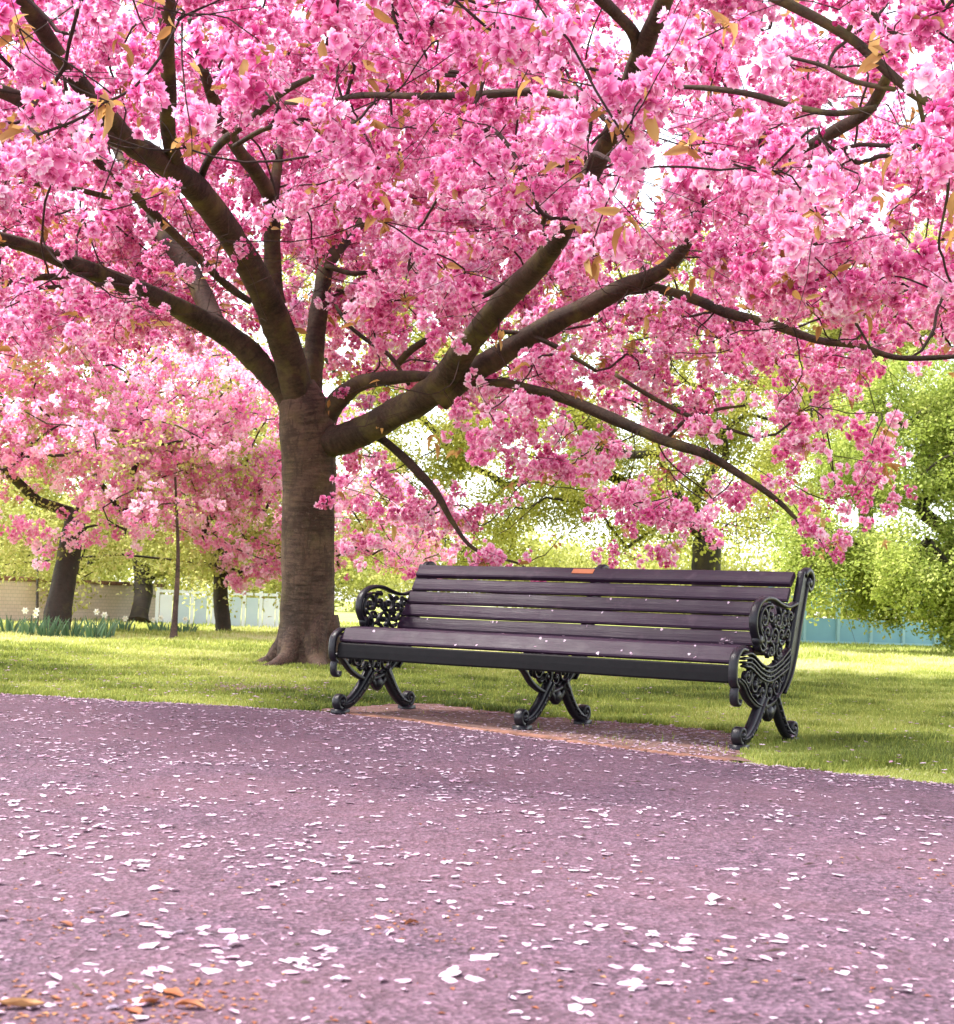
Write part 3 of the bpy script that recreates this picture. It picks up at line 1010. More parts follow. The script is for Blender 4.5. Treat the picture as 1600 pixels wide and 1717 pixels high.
# ---- crown volume: candidate points, kept where the crown has its boughs
skirt_poly = np.array([(470, 430), (560, 560), (555, 965), (700, 950), (880, 955), (1050, 940), (1180, 915), (1310, 930), (1420, 915), (1490, 850), (1470, 700), (1440, 640), (1500, 625), (1900, 600), (1900, 300), (900, 300)], float)
upper_poly = np.array([(-700, -900), (2300, -900), (2300, 560), (1620, 610), (1440, 590), (1260, 560), (900, 560), (600, 520), (470, 560), (300, 560), (0, 590), (-700, 640)], float)
cand = []
C0 = np.array([tb0[0], tb0[1]])
n = 90000
rad = 10.2 * np.sqrt(rng.uniform(0, 1, n)); th = rng.uniform(0, 2 * PI, n)
cand = np.column_stack([C0[0] + 1.2 + rad * np.cos(th), C0[1] - 1.2 + rad * np.sin(th), rng.uniform(.9, 7.4, n)])
top = 7.4 - 3.6 * (rad / 10.2) ** 2
keep = cand[:, 2] < top
keep &= cand[:, 1] < 16.5
cand = cand[keep]
px, py, dep = project(cand)
pp = np.column_stack([px, py])
inside = (px > -60) & (px < 1660) & (py > -60) & (py < 1717) & (dep > 1)
up = in_poly(pp, upper_poly); sk = in_poly(pp, skirt_poly)
w = np.zeros(len(cand))
low_z = 2.05 + .05 * (13 - dep)
w = np.where(up & (cand[:, 2] > low_z - .25), 1.0, w)
w = np.where(sk & ~up & (dep > 10) & (dep < 15.5), np.where(py > 690, .40, .56), w)
w = np.where(sk & up & (dep > 9.5), np.maximum(w, .8), w)
# outside the picture the crown goes on, above and to the sides
w = np.where(~inside & (cand[:, 2] > 2.3), .55, w)
w = np.where((dep < 4.0), 0, w)
w = np.where((dep < 5.2), w * .5, w)
# gaps: clumpy foliage and a few openings to the sky
cl = blob_noise(cand, 1.5, 5)
w *= np.where(sk & ~up, sm(.33, .50, blob_noise(cand, .75, 9)), sm(.30, .52, cl))
w *= np.where((px > 820) & (px < 1420) & (py > 510) & (py < 730) & (dep > 10), 1.7, 1)
dk = np.full(len(cand), 9.0)
for P in SK_P:
    for i in range(0, len(P), 3):
        dk = np.minimum(dk, np.linalg.norm(cand - P[i], axis=1))
w *= np.clip(1.25 - dk / 3.2, .25, 1)
w *= np.clip(dk / .30, .15, 1)
# thin out the foliage hiding the limbs' fork and the near sides of the big limbs
for (cx, cy, rx, ry) in [(500, 560, 150, 190), (330, 400, 150, 130), (700, 660, 190, 90), (880, 500, 110, 90), (120, 430, 190, 55), (285, 110, 40, 160), (1050, 100, 80, 140), (1010, 240, 50, 70), (445, 340, 60, 120)]:
    q = ((px - cx) / rx) ** 2 + ((py - cy) / ry) ** 2
    w *= np.where((q < 1) & (dep < 12.6), .5, 1)
for (cx, cy, rx, ry) in [(385, 285, 30, 28), (1565, 195, 45, 55), (1395, 315, 60, 35), (1210, 190, 30, 25), (240, 215, 22, 30), (1500, 330, 60, 28), (830, 350, 18, 18)]:
    q = ((px - cx) / rx) ** 2 + ((py - cy) / ry) ** 2
    w *= np.where(q < 1, .06, 1)
w *= np.where((dep > 12.6) & (px > 150) & (px < 1000) & (py > 150) & (py < 640), 2.0, 1)
sel = rng.uniform(0, 1, len(cand)) < w * .36
nodes = cand[sel]
LEAF_SPOTS = [(300, 35, 4.9), (440, 75, 4.9), (265, 12, 4.7), (1045, 225, 4.7), (1075, 165, 4.7), (1015, 195, 4.9), (920, 40, 4.8), (1215, 45, 5), (175, 172, 5), (50, 215, 5.2), (1545, 35, 4.9), (1290, 285, 5.4), (1365, 355, 5.6), (995, 435, 6), (640, 370, 7), (620, 330, 7), (1480, 90, 5.2), (820, 90, 5.2), (30, 45, 4.9)]
hero = np.array([at(*q) for q in LEAF_SPOTS])
nodes = np.vstack([nodes, hero])
dk_n = np.r_[dk[sel], np.full(len(hero), 9.0)]
order = np.argsort(dk_n)
nodes = nodes[order]
NN = len(nodes)
HIDE = [(150, 200, 55), (105, 215, 45), (975, 330, 55), (1040, 205, 40), (1175, 340, 70), (240, 330, 60), (300, 300, 30), (385, 225, 40), (640, 300, 70), (1350, 255, 60), (1165, 385, 40)]


def hides_limb(P, margin):
    x, y, dd = project(P)
    hit = np.zeros(len(P), bool)
    for Q, rr in zip(SK_P, SK_R):
        qx, qy, qd = project(Q)
        wpx = rr * F_PX / np.maximum(qd, .1)
        for a, b, c_, w_ in zip(qx, qy, qd, wpx):
            if w_ < 5 or any((a - h_[0]) ** 2 + (b - h_[1]) ** 2 < h_[2] ** 2 for h_ in HIDE): continue
            hit |= ((x - a) ** 2 + (y - b) ** 2 < (w_ + margin * F_PX / np.maximum(dd, 1)) ** 2) & (dd < c_ + .05)
    return hit


# ---- twigs: every node hangs on to the nearest wood already grown
base_n = len(SK)
allP = np.vstack([SK, nodes])
parent_i = np.full(base_n + NN, -1)
for i in range(NN):
    m = base_n + i
    d2 = ((allP[:m] - nodes[i]) ** 2).sum(1)
    d2 += np.clip(allP[:m, 2] - nodes[i, 2] - .1, 0, 1) * .15
    parent_i[m] = int(np.argmin(d2))
load = np.full(base_n + NN, 0.0)
load[base_n:] = 1
for m in range(base_n + NN - 1, base_n - 1, -1):
    load[parent_i[m]] += load[m]
vis_twig = rng.uniform(0, 1, base_n + NN)
ringV, ringF = [], []
g = np.random.default_rng(12)
K = 4
seg_t = [0, .16, .33, .5, .67, .84, 1.0]
SKT = np.vstack([np.gradient(P, axis=0) / (np.linalg.norm(np.gradient(P, axis=0), axis=1)[:, None] + 1e-9) for P in SK_P])
TV, TF = [], []
for m in range(base_n, base_n + NN):
    A = allP[parent_i[m]]; B = allP[m]
    d = B - A; L = np.linalg.norm(d)
    if L < .02 or L > 2.2: continue
    r1 = min(.011, .0030 * load[m] ** .40); r0 = min(.012, r1 * 1.2)
    pm = parent_i[m]
    if pm >= base_n: m0 = allP[pm] - allP[parent_i[pm]]
    else: m0 = SKT[pm] * .6 + d / L * .7
    m0 = m0 / (np.linalg.norm(m0) + 1e-9) * L * 1.1
    m1 = d * .9 + g.normal(0, .22, 3) * L
    side = g.normal(0, 1, 3); side -= d * np.dot(side, d) / L ** 2; side /= np.linalg.norm(side)
    up_ = np.cross(d / L, side)
    bend = g.normal(0, .10) * L; sag = abs(g.normal(0, .05)) * L
    n0 = len(TV)
    for q, tt in enumerate(seg_t):
        t2, t3 = tt * tt, tt ** 3
        c = (2 * t3 - 3 * t2 + 1) * A + (t3 - 2 * t2 + tt) * m0 + (3 * t2 - 2 * t3) * B + (t3 - t2) * m1 + g.normal(0, .005, 3) * (0 < tt < 1)
        rr = r0 + (r1 - r0) * tt
        for k in range(K):
            a = 2 * PI * k / K
            TV.append(c + rr * (math.cos(a) * side + math.sin(a) * up_))
    for q in range(len(seg_t) - 1):
        for k in range(K):
            a = n0 + q * K + k; b = n0 + q * K + (k + 1) % K
            TF.append((a, b, b + K, a + K))
# fine bare shoots off the twigs
for k in range(4600):
    i = g.integers(0, NN)
    A = nodes[i]; u0 = g.normal(0, 1, 3); u0[2] = u0[2] * .6 + .1; u0 /= np.linalg.norm(u0)
    Lq = g.uniform(.2, .8); cv = g.normal(0, .35, 3)
    side = np.cross(u0, [.2, .3, .9]); side /= np.linalg.norm(side); up_ = np.cross(u0, side)
    n0 = len(TV); r1 = g.uniform(.0018, .0042)
    for q in range(5):
        tt = q / 4
        c = A + (u0 + cv * tt * .6) * Lq * tt + g.normal(0, .006, 3)
        for a in range(3):
            TV.append(c + r1 * (1 - .6 * tt) * (math.cos(2.1 * a) * side + math.sin(2.1 * a) * up_))
    for q in range(4):
        for a in range(3):
            TF.append((n0 + q * 3 + a, n0 + q * 3 + (a + 1) % 3, n0 + q * 3 + 3 + (a + 1) % 3, n0 + q * 3 + 3 + a))
tw = tri_mesh('twigs', np.array(TV) - TO, TF, M['twig'], tree, smooth=True)
uvl = tw.data.uv_layers.new(name='UVMap')
tag(tw, kind='stuff')

# ---- blossom clusters round every node
BP, BN = [], []
cnt = np.where(g.random(NN) < .16, 0, g.integers(2, 8, NN))      # some twigs are bare
for i in range(NN):
    k = cnt[i]
    off = g.normal(0, .095, (k, 3)); off[:, 2] -= .03
    BP.append(nodes[i] + off)
    # along the twig as well
    A = allP[parent_i[base_n + i]]
    if parent_i[base_n + i] >= base_n and g.random() < .6:
        t_ = g.uniform(.2, .8)
        BP.append((A * (1 - t_) + nodes[i] * t_ + g.normal(0, .05, 3))[None])
BP = np.vstack(BP)
BP = BP[~(hides_limb(BP, .05) & (g.random(len(BP)) < .86))]
nB = len(BP)
B_rot = rand_rot(nB, .7)
B_scl = g.uniform(.85, 1.45, nB)
B_idx = g.integers(0, 4, nB)
B_idx = np.where(g.random(nB) < .08, 4, B_idx)
bx_, by_, bd_ = project(BP)
size = B_scl * .055 * F_PX / bd_
invis = (bx_ < 5) | (bx_ > 1595) | (by_ < 5) | (by_ > 1717) | (bd_ < 1)
rank = np.argsort(np.where(invis, -1, size))[::-1]
big = rank[:300]
rest = np.setdiff1d(np.arange(nB), big)
blo = scatter('blossoms', BP[rest] - TO, B_rot[rest], B_scl[rest], B_idx[rest], COL_NEAR, tree)
allp = near_protos + bud_protos
for i in big:
    o = allp[B_idx[i]].copy()
    o.name = 'blossom_cluster'
    o.location = BP[i] - TO; o.rotation_euler = B_rot[i]; o.scale = (B_scl[i],) * 3
    col.objects.link(o); o.parent = tree
# ---- bronze young leaves
tuft_n = np.where(g.random(NN) < .74, g.integers(3, 8, NN), 0)
tuft_n[np.linalg.norm(nodes[:, None] - hero[None], axis=2).min(1) < .01] = 7
src = np.repeat(np.arange(NN), tuft_n)
nl = len(src)
toff = g.normal(0, .11, (NN, 3))
LP = nodes[src] + toff[src] * (tuft_n[src] < 7)[:, None] + g.normal(0, .018, (nl, 3))
LP = LP[~(hides_limb(LP, .02) & (g.random(nl) < .8))]
nl = len(LP)
L_rot = np.stack([g.normal(0, .8, nl), g.normal(.35, .6, nl), g.uniform(0, 2 * PI, nl)], 1)
L_scl = g.uniform(.6, 1.45, nl)
L_idx = g.integers(0, 3, nl)
lx, ly, ld = project(LP)
invis = (lx < 5) | (lx > 1595) | (ly < 5) | (ly > 1717) | (ld < 1)
rank = np.argsort(np.where(invis, -1, L_scl / ld))[::-1]
big = rank[:300]; rest = np.setdiff1d(np.arange(nl), big)
scatter('leaves', LP[rest] - TO, L_rot[rest], L_scl[rest], L_idx[rest], COL_BRONZE, tree)
for i in big:
    o = bronze_protos[L_idx[i]].copy()
    o.name = 'bronze_leaf'
    o.location = LP[i] - TO; o.rotation_euler = L_rot[i]; o.scale = (L_scl[i],) * 3
    col.objects.link(o); o.parent = tree
print('cherry nodes', NN, 'clusters', nB, 'leaves', nl)


# ------------------------------------------------------------------ background trees
leafclump = {}
for key, mat, L_, W_ in (('mid', 'leaf_mid', .085, .05), ('yellow', 'leaf_yellow', .075, .045), ('green', 'leaf_green', .085, .055)):
    leafclump[key] = proto_collection('leaf_clumps_' + key, [leaf_mesh('leaf_clump', 200 + 10 * len(leafclump) + i, mat, 44, L_, W_, .15) for i in range(3)])


def grow(mb, nodes, start, r0, seed, sides=5, wander=.06):
    """limbs and twigs of a background crown: each node joins the nearest wood"""
    g = np.random.default_rng(seed)
    nodes = np.asarray(nodes)
    d = np.linalg.norm(nodes - start[-1], axis=1)
    nodes = nodes[np.argsort(d)]
    P = np.vstack([start, nodes]); b = len(start)
    par = np.full(len(P), -1); load = np.zeros(len(P)); load[b:] = 1
    for m in range(b, len(P)):
        q = ((P[:m] - P[m]) ** 2).sum(1)
        par[m] = int(np.argmin(q))
    for m in range(len(P) - 1, b - 1, -1): load[par[m]] += load[m]
    tot = max(load)
    for m in range(b, len(P)):
        A, B = P[par[m]], P[m]
        L = np.linalg.norm(B - A)
        mid = (A + B) / 2 + g.normal(0, wander, 3) * L
        r1 = max(.008, r0 * .55 * (load[m] / tot) ** .5); ra = min(r0 * .7, r1 * 1.3)
        mb.tube([A, mid, B], [ra, (ra + r1) / 2, r1], sides, False)
    return P


def crown_pts(n, blobs, seed, gap=1.6, thr=(.35, .6)):
    """points in a union of ellipsoids (centre, radii), denser towards their skins, clumpy"""
    g = np.random.default_rng(seed)
    out = []
    vol = np.array([b[1][0] * b[1][1] * b[1][2] for b in blobs]); vol = vol / vol.sum()
    for (c, r), v in zip(blobs, vol):
        k = int(n * v * 2.2) + 4
        u = g.normal(0, 1, (k, 3)); u /= np.linalg.norm(u, axis=1)[:, None]
        rr = g.uniform(.25, 1, k) ** .45
        out.append(np.asarray(c) + u * rr[:, None] * np.asarray(r))
    P = np.vstack(out)
    w = sm(thr[0], thr[1], blob_noise(P, gap, seed + 1))
    P = P[g.random(len(P)) < w]
    P = P[P[:, 2] > .25]
    if len(P) > n: P = P[g.permutation(len(P))[:n]]
    return P


def park_tree(name, label, cat, base, lean_top, w0, w1, blobs, npts, protos, nproto, seed, bark='bark_grey', scl=(.7, 1.4), group=None, gap=1.6, thr=(.35, .6), kindname='foliage', singles=0, single_objs=None, nlimb=170, per=1, spread=.25, nleaf=0):
    g = np.random.default_rng(seed)
    root = empty(name, (base[0], base[1], 0))
    tag(root, label, cat, group)
    O = np.array([base[0], base[1], 0.0])
    topp = np.asarray(lean_top, float)
    midp = (O + topp) / 2 + np.array([g.normal(0, .06), g.normal(0, .06), 0])
    T = catmull([O + [0, 0, -.05], O + (midp - O) * .3, midp, topp], n=6)
    rr = np.linspace(w0, w1, len(T)); rr[:3] *= [1.5, 1.25, 1.1]
    mb = MB(); rough_tube(mb, T - O, rr, 12, .05, seed)
    mb.build('trunk', M[bark], root, True)
    if blobs:
        P = crown_pts(npts, blobs, seed + 5, gap, thr)
        mb = MB()
        grow(mb, P[g.permutation(len(P))[:nlimb]] - O, T[-5:] - O, w1, seed + 9)
        mb.build('limbs', M[bark], root, True)['kind'] = 'stuff'
        if per > 1: P = np.repeat(P, per, 0) + g.normal(0, spread, (len(P) * per, 3)) * [1, 1, .6]
        nP = len(P)
        ro = np.stack([g.normal(0, .7, nP), g.normal(0, .7, nP), g.uniform(0, 6.28, nP)], 1)
        sc_ = g.uniform(scl[0], scl[1], nP); ix = g.integers(0, nproto, nP)
        rest = np.arange(nP)
        if singles:
            x_, y_, d_ = project(P)
            key = np.where((x_ > 2) & (x_ < 1598) & (y_ > 380), sc_ / d_, -1)
            rk = np.argsort(key)[::-1][:singles]
            rest = np.setdiff1d(rest, rk)
            for i in rk:
                o = single_objs[ix[i]].copy(); o.name = 'blossom_cluster'
                o.location = P[i] - O; o.rotation_euler = ro[i]; o.scale = (sc_[i],) * 3
                col.objects.link(o); o.parent = root
        if nleaf:
            q = P[g.integers(0, nP, nleaf)] + g.normal(0, .25, (nleaf, 3))
            scatter('leaves', q - O, rand_rot(nleaf, .7), g.uniform(.6, 1.1, nleaf), g.integers(0, 3, nleaf), leafclump['yellow'], root)
        scatter(kindname, P[rest] - O, ro[rest], sc_[rest], ix[rest], protos, root)
    return root


def B3(px, py, d, rx, ry, rz): return (at(px, py, d), (rx, ry, rz))


GP = 'park trees standing on the lawn beyond the great cherry'
# pink cherry at the left edge, dark leaning trunk
b = gnd(92, 1062)
park_tree('cherry_tree', 'pink blossoming cherry behind on the left with a dark leaning trunk', 'tree', b, at(128, 862, 21), .20, .15,
          [B3(-60, 600, 20.5, 2.4, 2.4, 1.3), B3(120, 560, 21.5, 2.2, 2.4, 1.3), B3(300, 640, 21, 1.5, 2.0, 1.1), B3(60, 740, 20, 2.0, 2.2, .7), B3(230, 780, 20.5, 1.6, 2, .75), B3(-150, 760, 20.5, 1.6, 2, .9), B3(90, 905, 19.6, .8, .8, .3), B3(230, 860, 19.8, 1.0, 1.0, .35)],
          470, COL_FAR, 3, 301, 'bark_grey', (.8, 1.5), GP, .8, (.52, .62), 'blossoms', 300, far_protos, 260, 8, .22, 420)
b = gnd(376, 1063)
park_tree('cherry_tree', 'pink blossoming cherry with a short trunk just left of the great cherry', 'tree', b, at(372, 930, 23), .125, .11,
          [B3(400, 720, 22.5, 1.6, 2, 1.2), B3(330, 830, 22, 1.1, 1.6, .8), B3(440, 860, 22.5, 1.0, 1.6, .9), B3(420, 950, 22, .65, 1.0, .38), B3(350, 945, 21.5, .35, .6, .2), B3(640, 870, 23, 1.3, 1.6, .9)],
          270, COL_FAR, 3, 321, 'bark_grey', (.8, 1.5), GP, .8, (.52, .62), 'blossoms', 300, far_protos, 200, 8, .22, 240)
# bare young trees
b = gnd(291, 1074)
park_tree('sapling', 'slim grey sapling standing alone on the lawn left of the great trunk', 'tree', b, at(294, 800, 20.5), .050, .016, None, 0, None, 0, 331, 'trunk_bark')
b = gnd(62, 1057)
park_tree('sapling', 'thin sapling beside the dark leaning trunk at the left edge', 'tree', b, at(63, 905, 24), .030, .012, None, 0, None, 0, 332)
# yellow-green trees to the left
b = gnd(232, 1048)
park_tree('park_tree', 'yellow green tree with a stout trunk in front of the tan wall on the left', 'tree', b, at(235, 935, 29), .19, .15,
          [B3(180, 905, 28, 2.3, 2, .75), B3(60, 930, 27, 1.9, 1.8, .7), B3(330, 890, 29, 1.8, 2, .8), B3(-60, 900, 27, 1.5, 1.8, 1.0), B3(200, 780, 30, 3.0, 2.2, 1.5), B3(420, 800, 30, 2.0, 2.2, 1.6), B3(120, 985, 27, 1.5, 1.5, .28), B3(90, 930, 22.5, 1.3, .8, .35), B3(280, 925, 23, 1.4, .8, .35), B3(420, 985, 24.5, .9, .8, .3)],
          2900, leafclump['yellow'], 3, 341, 'bark_grey', (.6, 1.2), GP, 1.6, (.38, .62))
# tree straight behind the bench
b = (at(1186, 1000, 31)[0], at(1186, 1000, 31)[1])
park_tree('park_tree', 'yellow green tree whose dark trunk rises behind the bench back', 'tree', b, at(1186, 905, 31), .36, .30,
          [B3(700, 700, 31, 2.1, 2, 1.6), B3(880, 760, 31, 2.2, 2.2, 1.7), B3(1050, 830, 31, 2.0, 2, 1.2), B3(1200, 850, 30, 1.7, 2, .85), B3(1100, 680, 32, 2.4, 2.2, 1.7), B3(800, 900, 31, 1.7, 2, .8), B3(640, 880, 31.5, 1.2, 1.6, 1.0), B3(1290, 700, 32, 1.6, 2, 1.4), B3(600, 600, 32, 2.0, 2.0, 1.6), B3(800, 520, 33, 2.6, 2.0, 1.5), B3(1050, 480, 33, 2.6, 2.0, 1.6), B3(560, 470, 33, 2.4, 2, 1.4)],
          4000, leafclump['mid'], 3, 351, 'bark_grey', (.55, 1.15), GP, 1.3, (.38, .58))
# big green tree on the right
b = gnd(1660, 1094)
park_tree('park_tree', 'large fresh green tree at the right edge with boughs hanging almost to the grass', 'tree', b, at(1640, 800, 26), .35, .28,
          [B3(1560, 960, 25, 1.7, 1.8, .95), B3(1420, 960, 25.5, 1.2, 1.5, .75), B3(1640, 1000, 24.5, 1.2, 1.5, .9), B3(1500, 780, 26, 1.4, 1.8, .85), B3(1640, 720, 26, 1.3, 1.8, 1.2), B3(1520, 660, 26.5, 1.1, 1.6, .7), B3(1350, 900, 26, .7, 1.2, .5), B3(1700, 880, 25, 1.2, 1.4, 1.2), B3(1570, 1050, 24.5, .55, .8, .35)],
          3100, leafclump['green'], 3, 361, 'bark_grey', (.5, 1.0), GP, 1.1, (.36, .54))
b = gnd(1452, 1076)
park_tree('park_tree', 'paler olive tree behind the large fresh green tree on the right', 'tree', b, at(1445, 700, 38), .25, .18,
          [B3(1440, 560, 38, 2.4, 2.2, 2.0), B3(1380, 720, 38, 1.8, 2, 1.6), B3(1530, 480, 38, 2.2, 2, 1.6), B3(1320, 560, 38, 1.8, 2, 1.4), B3(1330, 800, 38, 1.2, 1.6, 1.0)],
          2400, leafclump['yellow'], 3, 371, 'bark_grey', (.7, 1.4), GP, 2.0, (.40, .64))

# far woodland that reads as one mass
g = np.random.default_rng(400)
WPts = []
for k in range(46):
    ang = -.75 + 1.5 * k / 45 + g.uniform(-.02, .02)
    d = g.uniform(72, 92)
    c = np.array([math.sin(ang) * d, math.cos(ang) * d, g.uniform(1.6, 3.2)])
    u = g.normal(0, 1, (170, 3)); u /= np.linalg.norm(u, axis=1)[:, None]
    WPts.append(c + u * (g.random(170) ** .4)[:, None] * [g.uniform(2.5, 4), 2.5, g.uniform(1.8, 3.4)])
WPts = np.vstack(WPts); WPts = WPts[WPts[:, 2] > .1]
nW = len(WPts)
tag(scatter('far_woodland', WPts, rand_rot(nW, .7), g.uniform(2.0, 3.6, nW), g.integers(0, 3, nW), leafclump['yellow']), kind='stuff')

# ------------------------------------------------------------------ far walls and fences
A = gnd(-150, 1044); Bq = gnd(262, 1044)
wall = empty('boundary_wall', ((A[0] + Bq[0]) / 2, (A[1] + Bq[1]) / 2, 0), math.atan2(Bq[1] - A[1], Bq[0] - A[0]))
tag(wall, 'low tan brick wall beyond the lawn on the left', 'wall')
Lw = np.linalg.norm((Bq - A)[:2])
mb = MB(); mb.box((0, 0, .36), Lw, .25, .72); bevel(mb.build('brickwork', M['brick'], wall), .01, 1)
mb = MB(); mb.box((0, 0, .755), Lw + .06, .32, .07); bevel(mb.build('coping', M['edging'], wall), .01, 1)
# pale screen panels left of the trunk
A = gnd(262, 1050); Bq = gnd(520, 1058)
scr = empty('court_screen', (A[0], A[1], 0), math.atan2(Bq[1] - A[1], Bq[0] - A[0]))
tag(scr, 'pale blue panelled court screen seen between the sapling and the great trunk', 'fence')
Ls = np.linalg.norm((Bq - A)[:2]); k = 9
pm = None
for i in range(k):
    x0 = Ls * i / k; x1 = Ls * (i + 1) / k
    mb = MB(); mb.box((0, 0, .30), (x1 - x0) - .09, .03, .55)
    o = mb.build('panel', M['paleblue' if i % 3 else 'whitepanel'], scr); o.location = ((x0 + x1) / 2, 0, 0)
    mb = MB(); mb.box((0, 0, .35), .06, .06, .7); o = mb.build('post', M['whitepanel'], scr); o.location = (x0, 0, 0)
mb = MB(); mb.box((Ls / 2, 0, .64), Ls, .04, .05); mb.build('rail', M['whitepanel'], scr)
# teal fence on the right: posts, rails and upright bars
A = gnd(1290, 1080); Bq = gnd(1720, 1092)
fen = empty('teal_fence', (A[0], A[1], 0), math.atan2(Bq[1] - A[1], Bq[0] - A[0]))
tag(fen, 'teal blue fence along the far edge of the lawn behind the bench on the right', 'fence')
Lf = np.linalg.norm((Bq - A)[:2]); k = 8
for i in range(k + 1):
    mb = MB(); mb.box((0, 0, .75), .07, .07, 1.5); o = mb.build('post', M['fencepost'], fen); o.location = (Lf * i / k, 0, 0)
for i in range(k):
    mb = MB(); mb.box((0, .02, .33), Lf / k - .09, .02, .5); o = mb.build('panel', M['teal'], fen); o.location = (Lf * (i + .5) / k, 0, 0)
for z in (.08, .8, 1.42):
    mb = MB(); mb.box((Lf / 2, -.03, z), Lf, .03, .045); mb.build('rail', M['fencepost'], fen)
mb = MB()
for i in range(110): mb.box((Lf * (i + .5) / 110, -.01, 1.1), .018, .018, .58)
mb.build('bars', M['teal'], fen)['kind'] = 'stuff'

# ------------------------------------------------------------------ grass
def soft_noise(x, y, s, seed):
    return blob_noise(np.column_stack([x, y, np.zeros(len(x))]), s, seed)


g = np.random.default_rng(55)
NG = 760000
d = 1 / g.uniform(1 / 36.0, 1 / 4.9, NG)       # thins out with distance
lat = g.uniform(-.36, .36, NG) * d
gx, gy = lat, d
ok = gy > edge_y(gx) + .004 + .03 * g.random(NG) ** 2
ok &= ~in_poly(np.column_stack([gx, gy]), pad_np) | (g.random(NG) < .005)
ok &= ~in_poly(np.column_stack([gx, gy]), worn_poly) | (g.random(NG) < .25)
ok &= ~((gx > -.72) & (gx < 1.04) & (gy - edge_y(gx) < .22) & (gy > 5))
gx, gy, d = gx[ok], gy[ok], d[ok]
# blank where the trunk stands
okt = (gx - tb0[0]) ** 2 + (gy - tb0[1]) ** 2 > .3 ** 2
gx, gy, d = gx[okt], gy[okt], d[okt]
n = len(gx)
tuft = soft_noise(gx, gy, .5, 61); patch = soft_noise(gx, gy, 2.6, 62)
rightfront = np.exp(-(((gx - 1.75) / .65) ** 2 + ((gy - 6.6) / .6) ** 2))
edge_d = np.clip(gy - edge_y(gx), 0, 3)
h = (.020 + .030 * g.random(n) + .03 * sm(.55, .85, tuft) + .028 * rightfront * (.5 + tuft)) * np.clip(d / 12, 1, 2.2)
worn = sm(.60, .78, soft_noise(gx, gy, .8, 64)) * np.exp(-edge_d / .9)
h *= .74 * (1 - .5 * worn)
keepw = g.random(n) > .55 * worn
az = g.uniform(0, 2 * PI, n); lean = g.normal(0, .5, n) * h
wd = (.0022 + .0022 * g.random(n)) * np.clip(d / 7, 1, 5)
dx, dy = np.cos(az), np.sin(az)
bx = -dy; by = dx
base = np.stack([gx, gy, np.full(n, -.004)], 1)
sv = np.stack([dx, dy, np.zeros(n)], 1) * wd[:, None]
lv = np.stack([bx * lean, by * lean, h], 1)
mid = base + lv * .55 - np.stack([bx, by, np.zeros(n)], 1) * (lean * .15)[:, None]
h = np.where(keepw, h, .004)
V = np.empty((n, 5, 3))
V[:, 0] = base - sv; V[:, 1] = base + sv; V[:, 2] = mid + sv * .8; V[:, 3] = mid - sv * .8; V[:, 4] = base + lv
I = np.arange(n)[:, None] * 5
Fq = np.concatenate([I + [0, 1, 2], I + [0, 2, 3], I + [3, 2, 4]])
tone = np.clip(.42 + .34 * sm(9, 18, gy) + .55 * (patch - .5) + .30 * (g.random(n) - .5) - .28 * rightfront - .15 * sm(.55, .8, tuft) + .30 * (g.random(n) < .12) + .35 * worn, 0, 1)  # far blades lighter: the sunlit look of the distant lawn is put into the colour
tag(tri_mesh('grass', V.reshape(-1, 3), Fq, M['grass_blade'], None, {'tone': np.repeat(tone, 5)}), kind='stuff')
print('grass', n)

